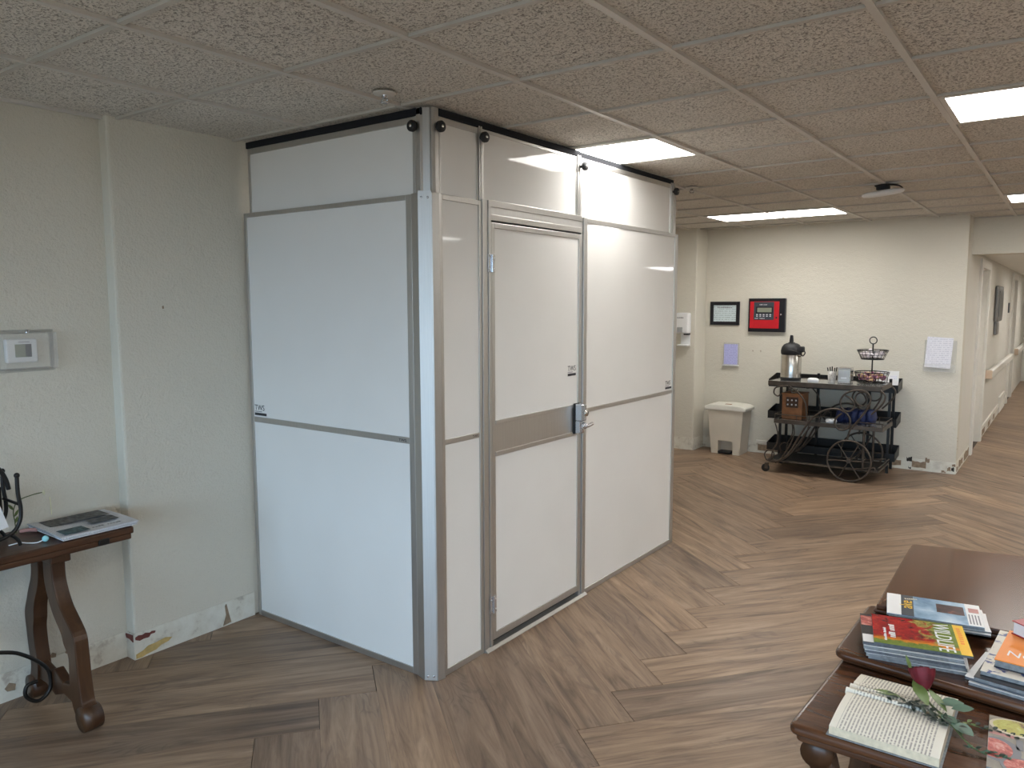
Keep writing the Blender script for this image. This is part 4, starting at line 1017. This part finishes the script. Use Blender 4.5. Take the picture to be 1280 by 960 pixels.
box('surround', 'alarm_black', (-2.99, -2.58, YB-.05, YB-.0005, 1.385, 1.76), a, .004); rd = box('red_door', 'alarm_red', (-2.97, -2.645, YB-.058, YB-.05, 1.425, 1.725), a, .002)
box('keypad_plate', 'alarm_grey', (-2.925, -2.70, YB-.064, YB-.058, 1.52, 1.72), rd, .003)
box('display', 'lcd', (-2.885, -2.725, YB-.066, YB-.064, 1.605, 1.655), rd); box('display_bezel', 'alarm_black', (-2.90, -2.71, YB-.065, YB-.0642, 1.59, 1.667), rd)
for k in range(5):
    for q in range(2): box('key', 'button_white', (-2.895+k*.037, -2.877+k*.037, YB-.068, YB-.064, 1.556+q*.018, 1.566+q*.018), rd)
marks('panel_print', 'xxxx xxxxx', .014, 'button_white', frame_M((-2.86, YB-.0643, 1.685), (1, 0, 0), (0, 0, 1)), rd); marks('panel_print', 'xxxxx  xxxxxxx', .013, 'button_white', frame_M((-2.912, YB-.0643, 1.532), (1, 0, 0), (0, 0, 1)), rd)
MB().lathe([(.010, 0), (.010, .008), (.0001, .009)], (-2.625, YB-.05, 1.58), 14, M=Matrix.Rotation(R(90), 4, 'X')).build('door_lock', 'chrome', a)
MB().lathe([(.010, 0), (.008, .003), (.0001, .003)], (-2.672, YB-.058, 1.545), 12, M=Matrix.Rotation(R(90), 4, 'X')).build('key_slot', 'hole_dark', rd)
n = thing('notice_holder', 'small lilac notice in a clear holder above the bin', 'notice', (-3.2, YB, 1.1))
box('holder_back', 'clear_plastic', (-3.285, -3.10, YB-.006, YB-.001, .995, 1.25), n); box('holder_pocket', 'white_plastic', (-3.285, -3.10, YB-.04, YB-.006, .985, .995), n)
box('notice_sheet', 'notice_wall_print', (-3.275, -3.115, YB-.020, YB-.012, 1.0, 1.235), n)
n = thing('paper_holder', 'white printed sheet in a clear wall holder near the corridor corner', 'notice', (-1.06, YB, 1.18))
box('holder_back', 'clear_plastic', (-1.20, -.915, YB-.007, YB-.001, 1.02, 1.335), n, .003)
m = MB(); m.box(-1.20, -.915, YB-.05, YB-.007, 1.02, 1.026).box(-1.20, -.915, YB-.05, YB-.046, 1.026, 1.10); m.build('holder_pocket', 'clear_plastic', n)
mb = MB().box(-.125, .105, -.003, 0, -.14, .165); Mx = Matrix.Translation((-1.06, YB-.02, 1.20)) @ Matrix.Rotation(R(3), 4, 'Y'); mb.v = [tuple(Mx @ Vector(p)) for p in mb.v]; mb.build('printed_sheet', 'sheet_wall_print', n)
box('label_strip', 'paper_white', (-1.11, -1.0, YB-.0525, YB-.05, 1.17, 1.195), n) if False else None
d = thing('sanitizer_dispenser', 'white wall sanitizer dispenser beside the enclosure far edge', 'dispenser', (-3.68, 8.39, 1.4))
box('dispenser_body', 'white_plastic', (-3.755, -3.600, 8.285, 8.386, 1.36, 1.60), d, .022, 4); box('push_bar', 'grey_plastic', (-3.73, -3.665, 8.272, 8.30, 1.375, 1.435), d, .006); box('nozzle_shadow', 'black_plastic', (-3.66, -3.605, 8.30, 8.37, 1.345, 1.362), d, .004)
box('back_plate', 'white_plastic', (-3.725, -3.610, 8.372, 8.386, 1.215, 1.36), d, .006); box('drip_tray', 'white_plastic', (-3.735, -3.605, 8.29, 8.386, 1.215, 1.235), d, .008)
marks('dispenser_mark', 'xxxxxx', .022, 'ink_grey', frame_M((-3.735, 8.2845, 1.535), (1, 0, 0), (0, 0, 1)), d)

d.location.x += .043

# step bin
B = thing('pedal_bin', 'beige plastic pedal bin with cream lid in the corner', 'bin', (-3.10, 8.50, 0))
def taper(x0, x1, y0, y1, z0, X0_, X1_, Y0_, Y1_, z1):
    return MB().add([(x0, y0, z0), (x1, y0, z0), (x1, y1, z0), (x0, y1, z0), (X0_, Y0_, z1), (X1_, Y0_, z1), (X1_, Y1_, z1), (X0_, Y1_, z1)], [(3, 2, 1, 0), (4, 5, 6, 7), (0, 1, 5, 4), (1, 2, 6, 5), (2, 3, 7, 6), (3, 0, 4, 7)])
def bin_body():
    m = MB()   # front wall with a pedal opening
    zt, zo = .50, .15; xb0, xb1, xt0, xt1 = -3.285, -2.955, -3.325, -2.920; yf, yb = 8.385, 8.645
    f = lambda z: ((xb0+(xt0-xb0)*z/zt), (xb1+(xt1-xb1)*z/zt), yf-.02*z/zt)
    o0, o1 = -3.205, -3.035
    a0, a1, ay = f(0); c0, c1, cy = f(zo); t0, t1, ty = f(zt)
    m.add([(t0, ty, zt), (t1, ty, zt), (c1, cy, zo), (c0, cy, zo)], [(3, 2, 1, 0)])
    m.add([(c0, cy, zo), (o0, cy, zo), (o0, ay, 0), (a0, ay, 0)], [(3, 2, 1, 0)]); m.add([(o1, cy, zo), (c1, cy, zo), (a1, ay, 0), (o1, ay, 0)], [(3, 2, 1, 0)])
    m.add([(o0, cy, zo), (o0, ay, 0), (o0, ay+.1, 0), (o0, ay+.1, zo), (o1, cy, zo), (o1, ay, 0), (o1, ay+.1, 0), (o1, ay+.1, zo)], [(0, 1, 2, 3), (7, 6, 5, 4), (0, 3, 7, 4), (3, 2, 6, 7)])
    m.add([(t0, ty, zt), (a0, ay, 0), (a0, yb, 0), (t0, yb, zt), (t1, ty, zt), (a1, ay, 0), (a1, yb, 0), (t1, yb, zt)], [(3, 2, 1, 0), (4, 5, 6, 7), (2, 3, 7, 6), (0, 4, 7, 3)])
    return m
bin_body().build('bin_body', 'bin_plastic', B)
MB().prism([(-3.36, .500), (-2.89, .500), (-2.885, .535), (-2.94, .560), (-3.10, .568), (-3.31, .562), (-3.365, .54)], 8.345, 8.66, 'y').build('lid', 'bin_lid', B, .012, 3)
box('lid_tab', 'box_wood', (-3.14, -3.07, 8.40, 8.44, .566, .571), B, .002)
box('pedal', 'black_plastic', (-3.195, -3.045, 8.35, 8.46, .012, .035), B, .004)
box('bin_plinth', 'bin_plastic', (-3.03, -2.96, 8.375, 8.386, .0, .055), B, .002)

# black shelf rack behind the cart
RK = thing('shelf_rack', 'black metal three tier rack standing behind the serving cart', 'shelf', (-2.0, 8.47, 0))
Rm = Matrix.Translation((-2.0, 8.47, 0)) @ Matrix.Rotation(R(2.0), 4, 'Z')
def rkbox(name, b, bev=.002):
    mb = MB().box(*b); mb.v = [tuple(Rm @ Vector(p)) for p in mb.v]; return mb.build(name, 'black_metal', RK, bev)
for z in (.145, .49, .835):
    s = rkbox('shelf', (-.63, .63, -.15, .15, z, z+.012))
    for b in ((-.63, .63, .146, .15, z+.012, z+.105), (-.63, .63, -.15, -.146, z-.02, z+.06)):
        mb = MB().box(*b); mb.v = [tuple(Rm @ Vector(p)) for p in mb.v]; mb.build('shelf_lip', 'black_metal', s, .001)
    for x in (-.63, .626):
        mb = MB().prism([(-.15, z-.02), (.15, z), (.15, z+.105), (-.15, z+.06)], x, x+.004, 'x'); mb.v = [tuple(Rm @ Vector(p)) for p in mb.v]; mb.build('shelf_lip', 'black_metal', s, .001)
for x in (-.50, -.18, .33, .56):
    for y in (-.13, .13):
        if abs(x) < .4 and y < 0: continue
        rkbox('post', (x-.013, x+.013, y-.013, y+.013, 0, .955))

# ------------------------------------------------------------------ serving cart
CT = thing('serving_cart', 'ornate brown iron serving cart with scrollwork and big spoked wheels', 'cart', (-1.95, 8.0, 0))
CY0, CY1 = 7.76, 8.24
def cart_shelf(z, x0, x1, mat, h=.04):
    s = box('cart_shelf', mat, (x0+.012, x1-.012, CY0+.012, CY1-.012, z+h*.75, z+h*.93), CT)
    m = MB(); m.box(x0, x1, CY0, CY0+.014, z, z+h).box(x0, x1, CY1-.014, CY1, z, z+h).box(x0, x0+.014, CY0+.014, CY1-.014, z, z+h).box(x1-.014, x1, CY0+.014, CY1-.014, z, z+h)
    m.build('shelf_frame', 'iron_brown', s, .002); return s
s1 = cart_shelf(.885, -2.46, -1.405, 'cart_top', .045); s2 = cart_shelf(.505, -2.39, -1.38, 'cart_top'); s3 = cart_shelf(.115, -2.43, -1.40, 'black_metal', .018)
for s, z, xa, xb, h in ((s2, .545, -2.39, -1.95, .05), (s2, .545, -1.62, -1.38, .035)):
    m = MB()
    for y in (CY0+.006, CY1-.006):
        m.tube([(xa+.006, y, z+h), (xb-.006, y, z+h)], .0045, 6)
        for k in range(3): x = xa+.008+(xb-xa-.016)*k/2; m.tube([(x, y, z-.01), (x, y, z+h)], .004, 6)
    m.tube([(xa+.006, CY0+.006, z+h), (xa+.006, CY1-.006, z+h)], .0045, 6)
    m.tube([(xb-.006, CY0+.006, z+h), (xb-.006, CY1-.006, z+h)], .0045, 6)
    m.build('gallery_rail', 'iron_brown', s)
Sc = [(-2.451, .125), (-2.358, .112), (-2.229, .215), (-2.123, .411), (-2.032, .561), (-1.927, .66), (-1.82, .693), (-1.714, .67), (-1.665, .585), (-1.692, .511), (-1.759, .496), (-1.802, .541), (-1.794, .606), (-1.743, .656)]
Sr = [(-1.687, .39), (-1.662, .505), (-1.578, .625), (-1.51, .742), (-1.499, .821), (-1.545, .881), (-1.633, .883), (-1.721, .845), (-1.763, .77), (-1.737, .70), (-1.677, .681), (-1.634, .732), (-1.659, .794), (-1.72, .83)]
def ring(cx, cz, r, y, n=24): return [(cx+r*math.cos(2*math.pi*k/n), y, cz+r*math.sin(2*math.pi*k/n)) for k in range(n)]
for y, nm in ((CY0-.012, 0), (CY1+.012, 1)):
    for name, P_, r in (('leg_scroll', Sc, .0095), ('side_scroll', Sr, .009), ('push_handle', [(-1.485, .665), (-1.396, .766), (-1.372, .846), (-1.416, .90)], .0085),
                     ('end_scroll', [(-2.26, .892), (-2.326, .88), (-2.383, .86), (-2.394, .808), (-2.355, .781), (-2.328, .804)], .0075),
                     ('end_scroll', [(-2.236, .892), (-2.218, .828), (-2.178, .831), (-2.168, .865)], .007),
                     ('curved_strut', [(-2.371, .505), (-2.343, .406), (-2.348, .304), (-2.387, .222), (-2.40, .13)], .007),
                     ('curved_strut', [(-2.192, .505), (-2.182, .415), (-2.222, .292), (-2.30, .15)], .007),
                     ('curved_strut', [(-2.36, .10), (-2.255, .165), (-2.15, .30), (-2.075, .43), (-2.03, .50)], .008),
                     ('curved_strut', [(-2.25, .89), (-2.16, .83), (-2.09, .74), (-2.07, .62), (-2.06, .54)], .007),
                     ('curl', [(-2.451, .125), (-2.468, .18), (-2.429, .226), (-2.378, .206), (-2.384, .146), (-2.425, .112)], .0065)):
        tubeo(name, 'iron_brown', spline([(x, y, z) for x, z in P_]), r, CT, 8)
    tubeo('scroll_ring', 'iron_brown', ring(-1.562, .806, .068, y), .008, CT, 8, True)
    # wheel
    wy = y+(-.02 if nm == 0 else .02); wx, wr = -1.66, .200
    whl = tubeo('wheel', 'iron_brown', ring(wx, wr+.006, wr-.004, wy, 40), .0095, CT, 8, True)
    MB().lathe([(.018, -.025), (.022, -.015), (.022, .015), (.018, .025)], (wx, wy, wr+.006), 16, M=Matrix.Rotation(R(90), 4, 'X')).build('wheel_hub', 'iron_brown', whl)
    for k in range(6):
        a = k*math.pi/3+.05; tubeo('spoke', 'iron_brown', [(wx+.018*math.cos(a), wy, wr+.006+.018*math.sin(a)), (wx+(wr-.01)*math.cos(a), wy, wr+.006+(wr-.01)*math.sin(a))], .0055, whl, 6)
    # caster
    cx = -2.455
    cs = MB().lathe([(.001, -.014), (.036, -.013), (.040, -.006), (.040, .006), (.036, .013), (.001, .014)], (cx, y, .040), 20, M=Matrix.Rotation(R(90), 4, 'X')).build('caster_wheel', 'black_plastic', CT)
    m = MB(); m.box(cx-.004, cx+.026, y-.02, y-.015, .035, .09).box(cx-.004, cx+.026, y+.015, y+.02, .035, .09).box(cx-.004, cx+.026, y-.02, y+.02, .085, .092); m.build('caster_fork', 'iron_brown', cs)
    tubeo('corner_post', 'iron_brown', [(-1.43, y, .115), (-1.43, y, .165), (-1.62, y, .13)], .007, CT)
    tubeo('upright', 'iron_brown', [(-1.545, y+(.03 if nm == 0 else -.03), .13), (-1.545, y+(.03 if nm == 0 else -.03), .515)], .012, CT)
    tubeo('bottom_bar', 'iron_brown', [(-2.43, y, .123), (-1.42, y, .123)], .007, CT)
tubeo('axle', 'iron_brown', [(-1.66, CY0-.03, .206), (-1.66, CY1+.03, .206)], .008, CT)
for x in (-2.44, -2.2, -1.95, -1.42): tubeo('bottom_rung', 'iron_brown', [(x, CY0-.012, .123), (x, CY1+.012, .123)], .0055, CT)
tubeo('end_rail', 'iron_brown', [(-1.40, CY0-.012, .165), (-1.40, CY1+.012, .165)], .006, CT)

# things on the cart
ZT = .9272
A = thing('airpot', 'steel coffee airpot with black pump top on the cart', 'airpot', (-2.30, 7.97, ZT))
c = (-2.30, 7.97, ZT)
MB().lathe([(.085, 0), (.10, .004), (.10, .03), (.098, .035)], c, 32).build('base_ring', 'black_plastic', A)
MB().lathe([(.099, .03), (.100, .06), (.100, .255), (.092, .268), (.001, .268)], c, 32).build('steel_body', 'steel', A)
MB().lathe([(.094, .262), (.102, .268), (.104, .30), (.095, .335), (.075, .362), (.05, .375), (.001, .378)], c, 32).build('pump_top', 'black_plastic', A)
box('pump_lever', 'black_plastic', (-2.325, -2.275, 7.93, 8.0, ZT+.37, ZT+.385), A, .004); MB().prism([(-2.322, ZT+.385), (-2.282, ZT+.385), (-2.288, ZT+.455), (-2.314, ZT+.46)], 7.95, 7.98, 'y').build('lever_knob', 'black_plastic', A, .006)
box('spout', 'black_plastic', (-2.225, -2.175, 7.925, 8.0, ZT+.285, ZT+.345), A, .012)
tubeo('carry_handle', 'black_plastic', spline([(-2.30, 7.865, ZT+.31), (-2.24, 7.86, ZT+.30), (-2.19, 7.90, ZT+.27), (-2.185, 7.97, ZT+.25), (-2.19, 8.04, ZT+.29), (-2.30, 8.075, ZT+.31)]), .006, A)
cu = thing('stirrer_cup', 'speckled cup holding dark stirrers on the cart top', 'cup', (-1.90, 7.97, ZT))
MB().lathe([(.034, 0), (.042, .11), (.039, .11), (.032, .005), (.001, .004)], (-1.90, 7.97, ZT), 20).build('cup_body', 'stirrer_cup', cu)
for k in range(5): tubeo('stirrer', 'black_plastic', [(-1.90+.01*(k-2), 7.97, ZT+.01), (-1.90+.022*(k-2), 7.965+.008*(k % 2), ZT+.145+.006*(k % 3))], .006, cu, 6)
nd = thing('napkin_dispenser', 'brushed steel napkin dispenser beside the stirrer cup', 'dispenser', (-1.76, 8.0, ZT))
box('dispenser_body', 'steel', (-1.835, -1.715, 7.90, 8.03, ZT, ZT+.155), nd, .006); box('face_plate', 'aluminium', (-1.825, -1.725, 7.895, 7.90, ZT+.015, ZT+.13), nd, .002); box('napkins', 'paper_white', (-1.80, -1.75, 7.892, 7.895, ZT+.05, ZT+.06), nd)
for x, y, z, lb in ((-2.06, 7.90, ZT, 'white oval soap dish on the cart top beside the airpot'), (-1.86, 7.84, .5427, 'white oval soap dish on the middle shelf by the blue bundle')):
    o = MB().lathe([(.045, 0), (.052, .008), (.052, .024), (.046, .034), (.03, .04), (.001, .041)], (x, y, z), 20); o.v = [(x+(a-x)*1.05, y+(b-y)*.7, q) for a, b, q in o.v]
    tag(o.build('soap_dish', 'white_plastic'), lb, 'dish', 'white soap dishes on the cart')
tb = thing('tiered_basket', 'two tier black wire basket with ring handle on the cart', 'basket', (-1.58, 8.0, ZT))
bx_, by_ = -1.555, 8.055
tubeo('centre_rod', 'black_metal', [(bx_, by_, ZT+.01), (bx_, by_, ZT+.385)], .007, tb)
tubeo('ring_handle', 'black_metal', ring(bx_, ZT+.42, .033, by_), .005, tb, 8, True)
for z0, h, r0, r1 in ((ZT+.012, .10, .125, .155), (ZT+.24, .085, .10, .138)):
    bk_ = MB(); n = 24
    cir = lambda r, z: [(bx_+r*math.cos(2*math.pi*k/n), by_+r*math.sin(2*math.pi*k/n), z) for k in range(n)]
    bk_.tube(cir(r0, z0), .005, 6, True).tube(cir(r1, z0+h), .005, 6, True).tube(cir((r0+r1)/2, z0+h/2), .0025, 6, True).tube(cir(r1-.004, z0+h*.82), .0025, 6, True)
    for k in range(20):
        a = 2*math.pi*k/20; bk_.tube([(bx_+r0*math.cos(a), by_+r0*math.sin(a), z0), (bx_+r1*math.cos(a), by_+r1*math.sin(a), z0+h)], .0022, 5)
    for k in range(4): a = math.pi*k/4; bk_.tube([(bx_-r0*math.cos(a), by_-r0*math.sin(a), z0), (bx_+r0*math.cos(a), by_+r0*math.sin(a), z0)], .003, 5)
    bk_.build('wire_basket', 'black_metal', tb)
random.seed(5)
for z0, r, mt, nm, lb, npc in ((ZT+.045, .12, 'candy_mix', 'wrapped_sweets', 'pile of red and yellow wrapped sweets in the lower basket', 90), (ZT+.262, .10, 'candy_white', 'creamer_cups', 'pile of white creamer cups in the upper basket', 60)):
    m = MB()
    for k in range(npc):
        a = random.uniform(0, 2*math.pi); q = r*math.sqrt(random.random()); m.ball((bx_+q*math.cos(a), by_+q*math.sin(a), z0+random.uniform(0, .075)*(1-.4*q/r)), random.uniform(.013, .02), 8, random.uniform(.6, 1))
    tag(m.build(nm, mt), lb, 'sweets' if 'sweet' in nm else 'creamers', kind='stuff')
for k, (x, lb) in enumerate(((-1.545, 'white card leaning on the rack shelf right behind the lower basket'), (-1.437, 'white card at the right end of the rack top shelf'))):
    y, z = 8.49, .851
    Mx = Matrix.Translation((x, y, z)) @ Matrix.Rotation(R(6 if k else 2), 4, 'Z') @ Matrix.Rotation(R(-14), 4, 'X')
    T = thing('tent_card', lb, 'card', (x, y, z), 'white cards beside the tiered basket')
    mb = MB().box(-.052, .048, -.002, .002, 0, .175); mb.v = [tuple(Mx @ Vector(p)) for p in mb.v]; mb.build('card_face', 'paper_white', T)
    mb = MB().box(-.03, .03, -.0026, -.002, .09, .13); mb.v = [tuple(Mx @ Vector(p)) for p in mb.v]; mb.build('print_block', 'sheet_wall_print', T)
wb_ = thing('wooden_box', 'orange brown wooden box with white knobs on the middle shelf', 'box', (-2.23, 7.96, .543))
box('box_body', 'box_wood', (-2.345, -2.145, 7.86, 8.08, .5427, .79), wb_, .004); box('box_lid', 'box_wood', (-2.35, -2.14, 7.855, 8.085, .79, .805), wb_, .003)
box('front_plate', 'leg_wood', (-2.305, -2.185, 7.855, 7.86, .66, .765), wb_, .002)
for x in (-2.285, -2.245, -2.205):
    for z in (.69, .735): MB().ball((x, 7.851, z), .009, 10).build('knob', 'button_white', wb_)
random.seed(9)
def bundle():
    T = thing('blue_bundle', 'dark blue cloth bundle on the cart middle shelf', 'cloth', (-1.66, 8.0, .543))
    for k in range(5):
        x = -1.80+.065*k
        m = MB(); n = 14; v = []
        m.lathe([(.001, 0), (.045, .002), (.052, .05), (.050, .10), (.042, .125), (.02, .135), (.001, .136)], (x, 8.0+.01*math.sin(k*2), .5427), 14)
        m.v = [(a+.006*math.sin(z*80+k), 8.0+(b-8.0)*2.2, z+.004*math.sin(a*70+b*50)) for a, b, z in m.v]
        m.build('fold', 'blue_cloth', T)
bundle()
